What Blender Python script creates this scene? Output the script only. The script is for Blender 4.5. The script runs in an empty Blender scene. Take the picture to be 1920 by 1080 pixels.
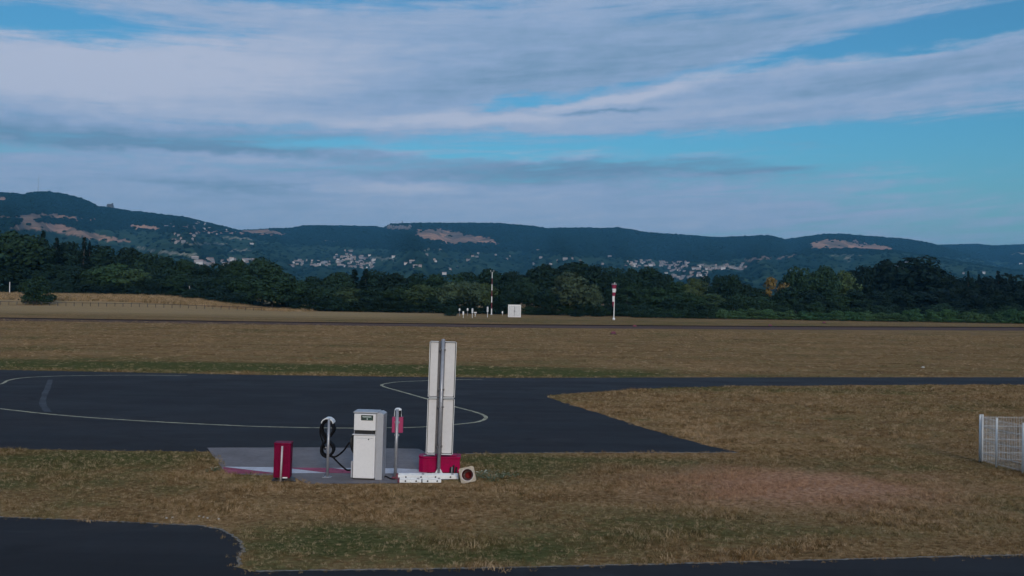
import bpy, bmesh, math, random
import numpy as np
from mathutils import Vector, Matrix, Euler

random.seed(7); rng = np.random.default_rng(7)
SC = bpy.context.scene
C = SC.collection
R = math.radians

# ------------------------------------------------------------------ camera
CAM_H, FPX = 4.7, 1750.0
PITCH, ROLL = math.atan(20 / FPX), R(1.0)
cam = bpy.data.cameras.new('camera'); cam.sensor_width = 36; cam.lens = FPX / 1920 * 36
cam.clip_end = 40000; cam.clip_start = 0.1
camo = bpy.data.objects.new('camera', cam); C.objects.link(camo)
CM = Matrix.Rotation(R(90) + PITCH, 3, 'X') @ Matrix.Rotation(ROLL, 3, 'Z')
camo.matrix_world = Matrix.Translation((0, 0, CAM_H)) @ CM.to_4x4()
SC.camera = camo
CMN = np.array(CM)

def ray(px, py):
    return CM @ Vector(((px - 960) / FPX, -(py - 540) / FPX, -1.0))
def azel(px, py):
    d = ray(px, py); return math.atan2(d.x, d.y), d.z / math.hypot(d.x, d.y)

# ------------------------------------------------------------------ node helpers
class NB:
    def __init__(s, nt): s.nt = nt; s.N = nt.nodes; s.L = nt.links
    def put(s, sock, v):
        if v is None: return
        if isinstance(v, bpy.types.NodeSocket): s.L.new(v, sock)
        else: sock.default_value = v
    def node(s, t, **kw):
        n = s.N.new(t)
        for k, v in kw.items(): setattr(n, k, v)
        return n
    def m(s, op, a, b=None, c=None, clamp=False):
        n = s.node('ShaderNodeMath', operation=op, use_clamp=clamp)
        for i, v in enumerate((a, b, c)): s.put(n.inputs[i], v)
        return n.outputs[0]
    def v(s, op, a, b=None, scale=None):
        n = s.node('ShaderNodeVectorMath', operation=op)
        s.put(n.inputs[0], a); s.put(n.inputs[1], b)
        if scale is not None: s.put(n.inputs['Scale'], scale)
        return n.outputs['Value'] if op in ('LENGTH', 'DOT_PRODUCT') else n.outputs[0]
    def xyz(s, x, y, z=0.0):
        n = s.node('ShaderNodeCombineXYZ')
        for i, q in enumerate((x, y, z)): s.put(n.inputs[i], q)
        return n.outputs[0]
    def sep(s, v):
        n = s.node('ShaderNodeSeparateXYZ'); s.put(n.inputs[0], v); return n.outputs
    def noise(s, vec, scale, detail=4, rough=.55, dist=0.0, out=0):
        n = s.node('ShaderNodeTexNoise'); s.put(n.inputs['Vector'], vec)
        n.inputs['Scale'].default_value = scale; n.inputs['Detail'].default_value = detail
        n.inputs['Roughness'].default_value = rough; n.inputs['Distortion'].default_value = dist
        return n.outputs[out]
    def mix(s, f, a, b, mode='MIX'):
        n = s.node('ShaderNodeMix', data_type='RGBA', blend_type=mode)
        s.put(n.inputs[0], f); s.put(n.inputs[6], a); s.put(n.inputs[7], b)
        return n.outputs[2]
    def ss(s, x, a, b, lo=0.0, hi=1.0):
        n = s.node('ShaderNodeMapRange', interpolation_type='SMOOTHSTEP')
        s.put(n.inputs[0], x); n.inputs[1].default_value = a; n.inputs[2].default_value = b
        n.inputs[3].default_value = lo; n.inputs[4].default_value = hi
        return n.outputs[0]
    def ell(s, x, y, cx, cy, rx, ry, rot=0.0):
        """soft elliptical spot in a plane, 1 at its centre, 0 outside"""
        dx = s.m('SUBTRACT', x, cx); dy = s.m('SUBTRACT', y, cy)
        c, q = math.cos(rot), math.sin(rot)
        u = s.m('ADD', s.m('MULTIPLY', dx, c / rx), s.m('MULTIPLY', dy, q / rx))
        w = s.m('ADD', s.m('MULTIPLY', dx, -q / ry), s.m('MULTIPLY', dy, c / ry))
        r2 = s.m('ADD', s.m('MULTIPLY', u, u), s.m('MULTIPLY', w, w))
        return s.m('EXPONENT', s.m('MULTIPLY', r2, -1.0))
def c4(c): return (c[0], c[1], c[2], 1.0)

# ------------------------------------------------------------------ world: sky with streaked cloud sheets
SUN_EL, SUN_AZ = R(19), R(168)          # low morning sun behind the camera, a little to its right
W = bpy.data.worlds.new('World'); SC.world = W; W.use_nodes = True
W.node_tree.nodes.clear(); b = NB(W.node_tree)
sky = b.node('ShaderNodeTexSky', sky_type='NISHITA', sun_disc=False)
sky.sun_elevation = SUN_EL; sky.sun_rotation = SUN_AZ
sky.air_density = 1.3; sky.dust_density = 0.6; sky.ozone_density = 1.5
dirv = b.node('ShaderNodeTexCoord').outputs['Generated']
dx, dy, dz = b.sep(dirv)
az = b.m('ARCTAN2', dx, dy); el = b.m('ARCSINE', dz)
elp = b.m('MAXIMUM', el, 0.0)
den = b.m('ADD', b.m('MAXIMUM', dz, 0.0), 0.09)
plane = b.xyz(b.m('DIVIDE', dx, den), b.m('DIVIDE', dy, den), 0.0)
# gentle shear so that the streaks climb to the right as the real cloud bands do
wob = b.noise(plane, 0.55, 3, .5)
wob2 = b.noise(plane, 2.3, 5, .62)
wob3 = b.noise(b.xyz(b.m('MULTIPLY', az, 26.0), b.m('MULTIPLY', el, 70.0), 1.7), 1.0, 5, .6)
azw = b.m('ADD', az, b.m('MULTIPLY', b.m('SUBTRACT', wob2, .5), .12))
elw = b.m('ADD', el, b.m('ADD', b.m('MULTIPLY', b.m('SUBTRACT', wob, .5), .020), b.m('ADD', b.m('MULTIPLY', b.m('SUBTRACT', wob2, .5), .022), b.m('MULTIPLY', b.m('SUBTRACT', wob3, .5), .016))))
def spot(px, py, rx, ry, rot=0):
    a, t = azel(px, py)
    return b.ell(azw, elw, a, math.atan(t), rx / FPX, ry / FPX, R(rot))
def total(lst):
    acc = None
    for wgt, sp in lst:
        t = b.m('MULTIPLY', sp, wgt)
        acc = t if acc is None else b.m('ADD', acc, t)
    return acc
def band(ka, ke, shear, seed, det, rough, dist):
    return b.noise(b.xyz(b.m('MULTIPLY', az, ka), b.m('MULTIPLY', b.m('SUBTRACT', el, b.m('MULTIPLY', az, shear)), ke), seed), 1.0, det, rough, dist)
sheet = band(2.0, 15.0, .11, 0.0, 4, .58, .4)
streak = band(5.0, 60.0, .05, 3.1, 5, .64, .8)
wisp = band(12.0, 150.0, .03, 5.3, 4, .62, .5)
puff = band(34.0, 85.0, .12, 7.7, 4, .62, .2)
cov = total([(-.95, spot(60, 45, 330, 34)), (-.7, spot(520, -6, 420, 22)), (-.95, spot(1840, 52, 250, 30, 5)), (-.36, spot(1560, 92, 240, 14, 8)), (-.75, spot(1000, 186, 170, 15, 5)), (-.22, spot(1240, 148, 260, 9, 9)),
             (-.50, spot(1850, 232, 330, 22)), (-.50, spot(1700, 285, 420, 30)), (-.52, spot(1120, 262, 420, 16)), (-.48, spot(800, 282, 330, 13)), (-.55, spot(1900, 375, 420, 70)),
             (.5, spot(1500, 175, 420, 40, 7)), (.6, spot(300, 150, 620, 62)), (.45, spot(900, 80, 560, 80)), (.6, spot(600, 390, 1200, 45))])
cov = b.m('ADD', b.m('ADD', cov, .66), b.m('ADD', b.m('MULTIPLY', b.m('SUBTRACT', sheet, .5), .7), b.m('ADD', b.m('MULTIPLY', b.m('SUBTRACT', streak, .5), 1.25), b.m('ADD', b.m('MULTIPLY', b.m('SUBTRACT', wisp, .5), .55), b.m('MULTIPLY', b.m('SUBTRACT', puff, .5), .35)))))
cov = b.ss(cov, .10, .80)
tone = total([(.62, spot(170, 145, 470, 66)), (.25, spot(520, 95, 300, 60)), (-.50, spot(120, 250, 560, 30)), (-.30, spot(760, 170, 240, 46, 12)), (-.22, spot(1150, 110, 300, 45, 8)), (-.62, spot(1170, 314, 250, 15)), (-.62, spot(1480, 320, 150, 14)), (-.40, spot(1560, 268, 190, 10)), (-.35, spot(900, 330, 330, 16)), (-.30, spot(300, 275, 300, 10)),
              (.55, spot(850, 226, 330, 13, 3)), (.42, spot(1790, 80, 300, 13, 6)), (.55, spot(1420, 122, 300, 10, 11)), (.55, spot(1180, 184, 150, 10, 8)), (-.24, spot(1600, 165, 330, 26, 6)), (-.22, spot(1250, 172, 150, 14, 5)), (-.60, spot(1140, 209, 85, 5)), (.26, spot(1450, 205, 380, 10, 5)),
              (.5, spot(1000, 290, 330, 10)), (.5, spot(740, 354, 140, 12)), (.34, spot(1660, 322, 260, 9)), (-.45, spot(450, 347, 200, 9)), (.3, spot(500, 302, 260, 9)), (.12, spot(250, 300, 420, 20)), (-.18, spot(560, 262, 130, 10, 5))])
tone = b.m('ADD', b.m('ADD', tone, .46), b.m('ADD', b.m('MULTIPLY', b.m('SUBTRACT', sheet, .5), .5), b.m('ADD', b.m('MULTIPLY', b.m('SUBTRACT', streak, .5), .6), b.m('ADD', b.m('MULTIPLY', b.m('SUBTRACT', wisp, .5), .30), b.m('MULTIPLY', b.m('SUBTRACT', puff, .5), .42)))), clamp=True)
cr = b.node('ShaderNodeValToRGB'); b.put(cr.inputs[0], tone)
e = cr.color_ramp.elements
e[0].position = 0.0; e[0].color = c4((1.35, 2.45, 3.75)); e[1].position = 1.0; e[1].color = c4((3.8, 4.35, 5.6))
e2 = e.new(.45); e2.color = c4((2.35, 3.35, 5.0))
blue = b.mix(1.0, sky.outputs[0], (0.24, 0.60, 0.86, 1), 'MULTIPLY')
low = b.ss(el, R(0.5), R(9.0), 1.0, 0.0)
blue = b.mix(b.m('MULTIPLY', b.ss(el, R(1.0), R(10.0), 1.0, 0.0), .9), blue, (1.75, 3.3, 4.0, 1))
cloudc = b.mix(b.m('MULTIPLY', low, .45), cr.outputs[0], (2.9, 3.6, 4.15, 1))
skyc = b.mix(cov, blue, cloudc)
bg = b.node('ShaderNodeBackground'); b.put(bg.inputs[0], skyc); bg.inputs[1].default_value = 0.12
W.cycles.sampling_method = 'MANUAL'; W.cycles.sample_map_resolution = 256
wo = b.node('ShaderNodeOutputWorld'); b.L.new(bg.outputs[0], wo.inputs[0])

sun = bpy.data.lights.new('sun', 'SUN'); sun.energy = 2.0; sun.angle = R(12); sun.color = (1.0, .90, .78)
suno = bpy.data.objects.new('sun', sun); C.objects.link(suno)
sd = Vector((math.sin(SUN_AZ) * math.cos(SUN_EL), math.cos(SUN_AZ) * math.cos(SUN_EL), math.sin(SUN_EL)))
suno.rotation_euler = sd.to_track_quat('Z', 'Y').to_euler(); suno.location = (0, -30, 40)

vs = SC.view_settings
vs.view_transform = 'Standard'; vs.look = 'None'; vs.gamma = 1.0; vs.exposure = 0.0; vs.use_curve_mapping = False
SC.render.engine = 'CYCLES'
cy = SC.cycles
cy.use_denoising = True; cy.max_bounces = 4; cy.diffuse_bounces = 2; cy.glossy_bounces = 2; cy.use_adaptive_sampling = True; cy.adaptive_threshold = .03; cy.adaptive_min_samples = 20
cy.transmission_bounces = 3; cy.transparent_max_bounces = 8; cy.volume_bounces = 0

# ------------------------------------------------------------------ materials
MATS = {}
def mat(name, col, rough=.6, var=.15, scale=6.0, metal=0.0, bump=0.0, spec=.4, col2=None, perobj=0.0):
    """procedural material: base colour broken up by two noises"""
    if name in MATS: return MATS[name]
    M = bpy.data.materials.new(name); M.use_nodes = True
    n = NB(M.node_tree); bs = n.N['Principled BSDF']
    oc = n.node('ShaderNodeTexCoord').outputs['Object']
    f = n.m('ADD', n.m('MULTIPLY', n.noise(oc, scale, 5, .6), .6), n.m('MULTIPLY', n.noise(oc, scale * 7, 3, .6), .4))
    f = n.ss(f, .3, .7)
    lo = tuple(max(0, x * (1 - var)) for x in col) if col2 is None else col2
    hi = tuple(min(1, x * (1 + var * .6)) for x in col)
    cc = n.mix(f, c4(lo), c4(hi))
    if perobj:
        r = n.node('ShaderNodeObjectInfo').outputs['Random']
        hs = n.node('ShaderNodeHueSaturation')
        n.put(hs.inputs['Hue'], n.m('ADD', .5 - perobj * .12, n.m('MULTIPLY', r, perobj * .24)))
        n.put(hs.inputs['Value'], n.m('ADD', 1 - perobj, n.m('MULTIPLY', n.m('FRACT', n.m('MULTIPLY', r, 7.13)), 2 * perobj)))
        n.put(hs.inputs['Color'], cc); cc = hs.outputs[0]
    n.put(bs.inputs['Base Color'], cc)
    n.put(bs.inputs['Roughness'], n.ss(f, 0, 1, min(1, rough + .08), max(.05, rough - .08)))
    bs.inputs['Metallic'].default_value = metal
    bs.inputs['Specular IOR Level'].default_value = spec
    if bump:
        bp = n.node('ShaderNodeBump'); bp.inputs['Strength'].default_value = bump; bp.inputs['Distance'].default_value = .02
        n.put(bp.inputs['Height'], n.noise(oc, scale * 5, 5, .6)); n.L.new(bp.outputs[0], bs.inputs['Normal'])
    MATS[name] = M; return M

# ------------------------------------------------------------------ mesh helpers
class MB:
    def __init__(s): s.v = []; s.f = []
    def add(s, vs, fs):
        o = len(s.v); s.v += [tuple(p) for p in vs]; s.f += [tuple(i + o for i in f) for f in fs]; return s
    def box(s, c, size, rot=None):
        x, y, z = (q / 2 for q in size)
        P = [Vector((a * x, d * y, g * z)) for g in (-1, 1) for d in (-1, 1) for a in (-1, 1)]
        if rot is not None: P = [Euler(rot).to_matrix() @ p for p in P]
        P = [p + Vector(c) for p in P]
        return s.add(P, [(0, 2, 3, 1), (4, 5, 7, 6), (0, 1, 5, 4), (2, 6, 7, 3), (0, 4, 6, 2), (1, 3, 7, 5)])
    def tube(s, pts, rad, n=8, cap=True):
        pts = [Vector(p) for p in pts]
        rs = rad if isinstance(rad, (list, tuple)) else [rad] * len(pts)
        V = []; F = []; up = Vector((0, 0, 1)); prev = None
        for i, p in enumerate(pts):
            t = (pts[min(i + 1, len(pts) - 1)] - pts[max(i - 1, 0)]).normalized()
            if prev is None:
                a = t.cross(up)
                if a.length < .01: a = t.cross(Vector((1, 0, 0)))
            else: a = prev - t * prev.dot(t)
            a.normalize(); prev = a; q = t.cross(a)
            for k in range(n):
                w = 2 * math.pi * k / n
                V.append(p + (a * math.cos(w) + q * math.sin(w)) * rs[i])
        for i in range(len(pts) - 1):
            for k in range(n):
                k2 = (k + 1) % n
                F.append((i * n + k, i * n + k2, (i + 1) * n + k2, (i + 1) * n + k))
        if cap:
            F.append(tuple(range(n - 1, -1, -1))); F.append(tuple((len(pts) - 1) * n + k for k in range(n)))
        return s.add(V, F)
    def lathe(s, prof, c=(0, 0, 0), n=24, M=None):
        V = []; F = []
        for (r, z) in prof:
            for k in range(n):
                w = 2 * math.pi * k / n
                p = Vector((r * math.cos(w), r * math.sin(w), z))
                if M is not None: p = M @ p
                V.append(p + Vector(c))
        for i in range(len(prof) - 1):
            for k in range(n):
                k2 = (k + 1) % n
                F.append((i * n + k, i * n + k2, (i + 1) * n + k2, (i + 1) * n + k))
        return s.add(V, F)
    def prism(s, poly, z0, z1):
        """poly in xy, extruded along z"""
        n = len(poly)
        V = [(x, y, z0) for x, y in poly] + [(x, y, z1) for x, y in poly]
        F = [tuple(range(n - 1, -1, -1)), tuple(range(n, 2 * n))] + [(i, (i + 1) % n, n + (i + 1) % n, n + i) for i in range(n)]
        return s.add(V, F)
    def prism_y(s, poly, y0, y1):
        n = len(poly)
        V = [(x, y0, z) for x, z in poly] + [(x, y1, z) for x, z in poly]
        F = [tuple(range(n)), tuple(range(2 * n - 1, n - 1, -1))] + [(i, n + i, n + (i + 1) % n, (i + 1) % n) for i in range(n)]
        return s.add(V, F)
    def mesh(s, name, M=None, smooth=False):
        me = bpy.data.meshes.new(name); me.from_pydata(s.v, [], s.f); me.update()
        if M is not None: me.materials.append(M)
        if smooth:
            me.polygons.foreach_set('use_smooth', [True] * len(me.polygons))
        return me

def tag(o, label=None, cat=None, group=None, kind=None):
    if label: o['label'] = label
    if cat: o['category'] = cat
    if group: o['group'] = group
    if kind: o['kind'] = kind
    return o
def link(name, me, parent=None, loc=None, bevel=0.0):
    o = bpy.data.objects.new(name, me); C.objects.link(o)
    if parent is not None: o.parent = parent
    if loc is not None: o.location = loc
    if bevel:
        md = o.modifiers.new('bevel', 'BEVEL'); md.width = bevel; md.segments = 2; md.limit_method = 'ANGLE'
    return o
def part(name, mb, M, parent, bevel=0.0, smooth=False, label=None):
    o = link(name, mb.mesh(name, M, smooth), parent, None, bevel)
    if label: o['label'] = label
    return o
def thing(name, label, cat, loc, rz=0.0, group=None, tilt=(0, 0)):
    o = bpy.data.objects.new(name, None); C.objects.link(o)
    o.location = loc; o.rotation_euler = (tilt[0], tilt[1], rz); o.empty_display_size = .3
    return tag(o, label, cat, group)
def grid_mesh(name, V, nr, nc, M, smooth=True):
    """V (nr*nc,3) numpy"""
    me = bpy.data.meshes.new(name)
    i = np.arange(nr - 1)[:, None] * nc + np.arange(nc - 1)[None, :]
    F = np.stack([i, i + 1, i + nc + 1, i + nc], -1).reshape(-1)
    nf = len(F) // 4
    me.vertices.add(len(V)); me.vertices.foreach_set('co', V.astype(np.float32).ravel())
    me.loops.add(len(F)); me.loops.foreach_set('vertex_index', F.astype(np.int32))
    me.polygons.add(nf); me.polygons.foreach_set('loop_start', (np.arange(nf) * 4).astype(np.int32))
    me.update(calc_edges=True)
    if smooth: me.polygons.foreach_set('use_smooth', np.ones(nf, bool))
    me.materials.append(M); return me
def pip(X, Y, poly):
    X = np.asarray(X); Y = np.asarray(Y); ins = np.zeros(X.shape, bool); n = len(poly)
    for i in range(n):
        x1, y1 = poly[i]; x2, y2 = poly[(i + 1) % n]
        if y1 == y2: continue
        c = ((y1 > Y) != (y2 > Y)) & (X < (x2 - x1) * (Y - y1) / (y2 - y1) + x1)
        ins ^= c
    return ins

# ------------------------------------------------------------------ terrain
def sst(x): x = np.clip(x, 0, 1); return x * x * (3 - 2 * x)
def gz(X, Y):
    """airfield ground: flat, with a low bank rising beyond the runway on the left"""
    X = np.asarray(X, float); Y = np.asarray(Y, float)
    bank = 3.3 * sst((Y - 215) / 85) * sst((-X - 58) / 55)
    return bank
def hit(px, py):
    """where a pixel's ray meets the airfield ground"""
    d = ray(px, py)
    t = np.concatenate([np.linspace(5, 200, 1200), np.linspace(200.2, 900, 3500)])
    z = CAM_H + d.z * t - gz(d.x * t, d.y * t)
    k = np.argmax(z <= 0)
    if z[k] > 0: k = len(t) - 1
    k = max(k, 1); a, bb = z[k - 1], z[k]
    tt = t[k - 1] + (t[k] - t[k - 1]) * (a / (a - bb) if a != bb else 0)
    x, y = d.x * tt, d.y * tt
    return Vector((x, y, float(gz(x, y))))
def atY(px, py, Y):
    d = ray(px, py); return Vector((d.x / d.y * Y, Y, CAM_H + d.z / d.y * Y))
def flat(px, py, z=0.0):
    d = ray(px, py); t = (z - CAM_H) / d.z; return (d.x * t, d.y * t)
def sz(p):            # pixels per metre at a point
    return FPX / p.y

# ---- airfield grass colour: shared by the ground sheet and the tufts
def grass_color(n, tuft):
    p = n.node('ShaderNodeNewGeometry').outputs['Position']
    x, y, z = n.sep(p)
    n_big = n.noise(p, .11, 4, .55)
    n_mid = n.noise(p, .55, 5, .62)
    n_row = n.noise(n.xyz(n.m('MULTIPLY', x, .10), n.m('MULTIPLY', y, 1.2)), .55, 5, .62)
    n_far = n.noise(n.xyz(n.m('MULTIPLY', x, .03), n.m('MULTIPLY', y, .30)), .6, 4, .6)
    n_fine = n.noise(n.xyz(x, n.m('MULTIPLY', y, 1.6), z), 5.5, 5, .7)
    spots = []
    def sp(px, py, rx, ry, wgt):
        q = hit(px, py); s = sz(q)
        yy = abs(hit(px, py + ry).y - hit(px, py - ry).y) / 2
        spots.append((wgt, n.ell(n.m('ADD', x, n.m('MULTIPLY', n.m('SUBTRACT', n_mid, .5), 3.0)), n.m('ADD', y, n.m('MULTIPLY', n.m('SUBTRACT', n_mid, .5), 2.2)), q.x, q.y, rx / s, yy)))
    for a in [(300, 687, 900, 11, .62), (900, 694, 330, 9, .35), (590, 1015, 170, 48, .5), (1230, 985, 330, 32, .38), (1000, 1030, 300, 26, .3), (960, 880, 120, 22, .42), (230, 858, 270, 16, .42), (110, 885, 170, 30, .2),
              (1000, 862, 480, 8, .35), (1500, 730, 500, 6, .18), (1250, 605, 900, 5, .15), (1000, 740, 130, 10, .3), (1500, 870, 260, 20, .12), (330, 905, 90, 15, .15), (750, 960, 250, 25, -.12)]:
        sp(*a)
    g = None
    for wgt, q in spots:
        t = n.m('MULTIPLY', q, wgt); g = t if g is None else n.m('ADD', g, t)
    g = n.m('ADD', g, .15)
    for q, k in ((n_big, .85), (n_mid, 1.0), (n_row, .6), (n_far, .5), (n_fine, .6)):
        g = n.m('ADD', g, n.m('MULTIPLY', n.m('SUBTRACT', q, .5), k))
    green = n.ss(g, .08, .62)
    straw = n.mix(n.ss(n.m('ADD', n.m('MULTIPLY', n_row, .5), n.m('MULTIPLY', n_mid, .5)), .32, .66), (.195, .120, .056, 1), (.440, .280, .145, 1))
    straw = n.mix(n.ss(n_fine, .38, .62), n.mix(1.0, straw, (.50, .46, .40, 1), 'MULTIPLY'), straw)
    grn = n.mix(n.ss(n_fine, .35, .65), (.048, .054, .020, 1), (.125, .125, .050, 1))
    col = n.mix(green, straw, grn)
    q = hit(1490, 912); bare = n.ell(n.m('ADD', x, n.m('MULTIPLY', n.m('SUBTRACT', n_mid, .5), 5)), n.m('ADD', y, n.m('MULTIPLY', n.m('SUBTRACT', n_mid, .5), 2.5)), q.x, q.y, 3.3, 2.3)
    col = n.mix(n.m('MULTIPLY', bare, 1.5, clamp=True), col, n.mix(n.ss(n_fine, .35, .65), (.23, .120, .072, 1), (.50, .300, .190, 1)))
    bare_out = bare
    q = hit(1210, 880); bare2 = n.ell(x, y, q.x, q.y, 2.5, .8)
    col = n.mix(n.m('MULTIPLY', bare2, .3), col, (.26, .15, .09, 1))
    hay = n.m('MULTIPLY', n.ss(y, 175, 225), n.ss(x, 10, -45))
    col = n.mix(n.m('MULTIPLY', hay, .7), col, n.mix(n_row, (.30, .200, .100, 1), (.45, .310, .165, 1)))
    if tuft:
        keepf = n.m('SUBTRACT', 1.0, n.m('MULTIPLY', bare_out, .9, clamp=True))
        r = n.node('ShaderNodeObjectInfo').outputs['Random']
        col = n.mix(n.m('MULTIPLY', n.m('MULTIPLY', n.ss(r, .5, 1.0), .72), keepf), col, (.52, .385, .24, 1))
        col = n.mix(n.m('MULTIPLY', n.m('MULTIPLY', n.ss(r, .42, .0), .85), keepf), col, (.058, .050, .020, 1))
    return col, n_fine
def grass_mat(name, tuft):
    M = bpy.data.materials.new(name); M.use_nodes = True; n = NB(M.node_tree); bs = n.N['Principled BSDF']
    col, fine = grass_color(n, tuft)
    n.put(bs.inputs['Base Color'], col); bs.inputs['Roughness'].default_value = .95; bs.inputs['Specular IOR Level'].default_value = .0
    if not tuft:
        bp = n.node('ShaderNodeBump'); bp.inputs['Strength'].default_value = .9; bp.inputs['Distance'].default_value = .06
        n.put(bp.inputs['Height'], fine); n.L.new(bp.outputs[0], bs.inputs['Normal'])
    return M
M_GRASS, M_TUFT = grass_mat('grass_ground', False), grass_mat('grass_blades', True)

xs = np.concatenate([np.linspace(-8000, -420, 12), np.linspace(-400, 400, 101), np.linspace(420, 8000, 12)])
ys = np.concatenate([np.linspace(-600, -20, 6), np.linspace(0, 420, 85), np.linspace(450, 9000, 16)])
XX, YY = np.meshgrid(xs, ys)
ZZ = gz(XX, YY)
ZZ[YY > 420] *= 0.6
tag(link('ground', grid_mesh('ground', np.stack([XX, YY, ZZ], -1).reshape(-1, 3), len(ys), len(xs), M_GRASS)), 'flat airfield grass, mostly dry straw brown with green patches', kind='structure')

# ------------------------------------------------------------------ paved surfaces
def asphalt(name, base, patch=.3, scale=.25, spec=.12):
    M = bpy.data.materials.new(name); M.use_nodes = True; n = NB(M.node_tree); bs = n.N['Principled BSDF']
    p = n.node('ShaderNodeNewGeometry').outputs['Position']; x, y, z = n.sep(p)
    band = n.noise(n.xyz(n.m('MULTIPLY', x, .05), n.m('MULTIPLY', y, .9)), 1.0, 4, .55, .3)
    blot = n.noise(p, scale, 5, .6); grit = n.noise(p, 26, 4, .7)
    f = n.m('ADD', n.m('MULTIPLY', band, .5), n.m('MULTIPLY', blot, .5))
    c = n.mix(n.ss(f, .35, .65), c4(tuple(q * (1 - patch) for q in base)), c4(tuple(q * (1 + patch) for q in base)))
    c = n.mix(n.m('MULTIPLY', n.ss(grit, .55, .75), .25), c, c4(tuple(q * 2.2 for q in base)))
    vo = n.node('ShaderNodeTexVoronoi', feature='DISTANCE_TO_EDGE'); n.put(vo.inputs['Vector'], n.v('ADD', p, n.v('SCALE', n.noise(p, .8, 4, .6, out=1), None, 1.6))); vo.inputs['Scale'].default_value = .16
    crack = n.m('MULTIPLY', n.ss(vo.outputs['Distance'], .012, .0), n.ss(n.noise(p, .13, 3), .5, .62))
    c = n.mix(n.m('MULTIPLY', crack, .6), c, c4(tuple(q * .35 for q in base)))
    lane = n.m('FRACT', n.m('MULTIPLY', n.m('ADD', y, n.m('MULTIPLY', x, .012)), .27)); seam = n.ss(n.m('ABSOLUTE', n.m('SUBTRACT', lane, .5)), .010, .0)
    c = n.mix(n.m('MULTIPLY', seam, .4), c, c4(tuple(q * .5 for q in base)))
    lanev = n.node('ShaderNodeTexWhiteNoise', noise_dimensions='1D'); n.put(lanev.inputs['W'], n.m('FLOOR', n.m('ADD', n.m('MULTIPLY', n.m('ADD', y, n.m('MULTIPLY', x, .012)), .27), .5)))
    c = n.mix(1.0, c, n.mix(lanev.outputs[0], (.90, .90, .90, 1), (1.13, 1.12, 1.10, 1)), 'MULTIPLY')
    worn = n.noise(n.xyz(n.m('MULTIPLY', x, .18), n.m('MULTIPLY', y, .5)), 1.0, 5, .65, 1.0)
    c = n.mix(n.m('MULTIPLY', n.ss(worn, .52, .72), .32), c, c4((.052, .050, .050)))
    stain = n.noise(p, .5, 4, .5, .5)
    c = n.mix(n.m('MULTIPLY', n.ss(stain, .62, .74), .5), c, c4(tuple(q * .45 for q in base)))
    n.put(bs.inputs['Base Color'], c)
    n.put(bs.inputs['Roughness'], n.ss(blot, .3, .7, .72, .9)); bs.inputs['Specular IOR Level'].default_value = spec
    bp = n.node('ShaderNodeBump'); bp.inputs['Strength'].default_value = .35; bp.inputs['Distance'].default_value = .01
    n.put(bp.inputs['Height'], grit); n.L.new(bp.outputs[0], bs.inputs['Normal'])
    return M
M_ASPH = asphalt('apron_asphalt', (.0195, .0190, .0215), .30)
M_ASPH2 = asphalt('near_asphalt', (.0195, .0192, .0215), .16)
M_RUN = asphalt('runway_asphalt', (.120, .082, .072), .18, spec=0)
M_EDGE = asphalt('runway_edge_strip', (.040, .026, .020), .3, spec=0)

def rough_line(pts, jit, step=.35, close=False):
    out = []; n = len(pts); m = n if close else n - 1
    for i in range(m):
        a = Vector(pts[i]); c = Vector(pts[(i + 1) % n]); L = (c - a).length
        k = int(min(60, max(1, L / step)))
        for j in range(k):
            p = a.lerp(c, j / k)
            q = jit * min(1.0, 20 / max(1.0, 1)) 
            out.append((p.x + random.uniform(-q, q), p.y + random.uniform(-q, q)))
    if not close: out.append(tuple(pts[-1]))
    return out
def sheet_obj(name, poly, z, M, label, jit=0.0, step=.35, parent=None):
    if jit: poly = rough_line(poly, jit, step, True)
    me = bpy.data.meshes.new(name); me.from_pydata([(x, y, z) for x, y in poly], [], [tuple(range(len(poly)))])
    me.update()
    if me.polygons[0].normal.z < 0: me.flip_normals()
    me.materials.append(M); o = link(name, me, parent)
    return tag(o, label, kind='structure') if parent is None else o

APRON_PX = [(-500, 842), (0, 843), (100, 843.5), (250, 846), (388, 847), (600, 846), (800, 849), (870, 851), (1000, 849.5), (1200, 849), (1387, 848.5),
            (1330, 836), (1270, 820), (1200, 800), (1130, 777), (1080, 762), (1045, 751), (1027, 745), (1030, 741.5), (1070, 738), (1120, 735), (1180, 730.5), (1250, 727), (1400, 724.3), (1600, 722.6), (1920, 721.5), (2500, 722),
            (2500, 708.5), (1920, 707.5), (1500, 707.5), (1180, 708), (960, 708.5), (700, 706), (480, 703), (300, 699.5), (100, 695.5), (0, 693.5), (-500, 684)]
APRON = [flat(*p) for p in APRON_PX]
apron = sheet_obj('apron', APRON, .004, M_ASPH, 'dark blue grey asphalt apron and taxiway with a looping painted line', .05, .4)
FORE_PX = [(-400, 962), (0, 970), (120, 974), (250, 980), (380, 986), (415, 993), (435, 1003), (450, 1015), (457, 1032), (447, 1045), (450, 1058), (440, 1064), (480, 1072), (700, 1069), (1000, 1064), (1300, 1057), (1600, 1049), (1920, 1041), (2400, 1030), (2400, 1700), (-400, 1700)]
FORE = [flat(*p) for p in FORE_PX]
sheet_obj('road', FORE, .004, M_ASPH2, 'dark asphalt surface along the bottom edge and lower left corner', .025, .15)
RFAR = [(-400, 590), (0, 597), (240, 600.5), (480, 604.2), (720, 607), (960, 609.6), (1440, 613), (1920, 614.8), (2300, 615.6)]
RNEAR = [(2300, 621.5), (1920, 620), (1440, 618), (960, 614.6), (480, 608.6), (0, 601.5), (-400, 595)]
sheet_obj('runway', [flat(*p) for p in RFAR + RNEAR], .004, M_RUN, 'narrow mauve grey runway crossing the far airfield')
RF2 = [(p[0], p[1] - 1.7) for p in RFAR[::-1]]
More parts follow.
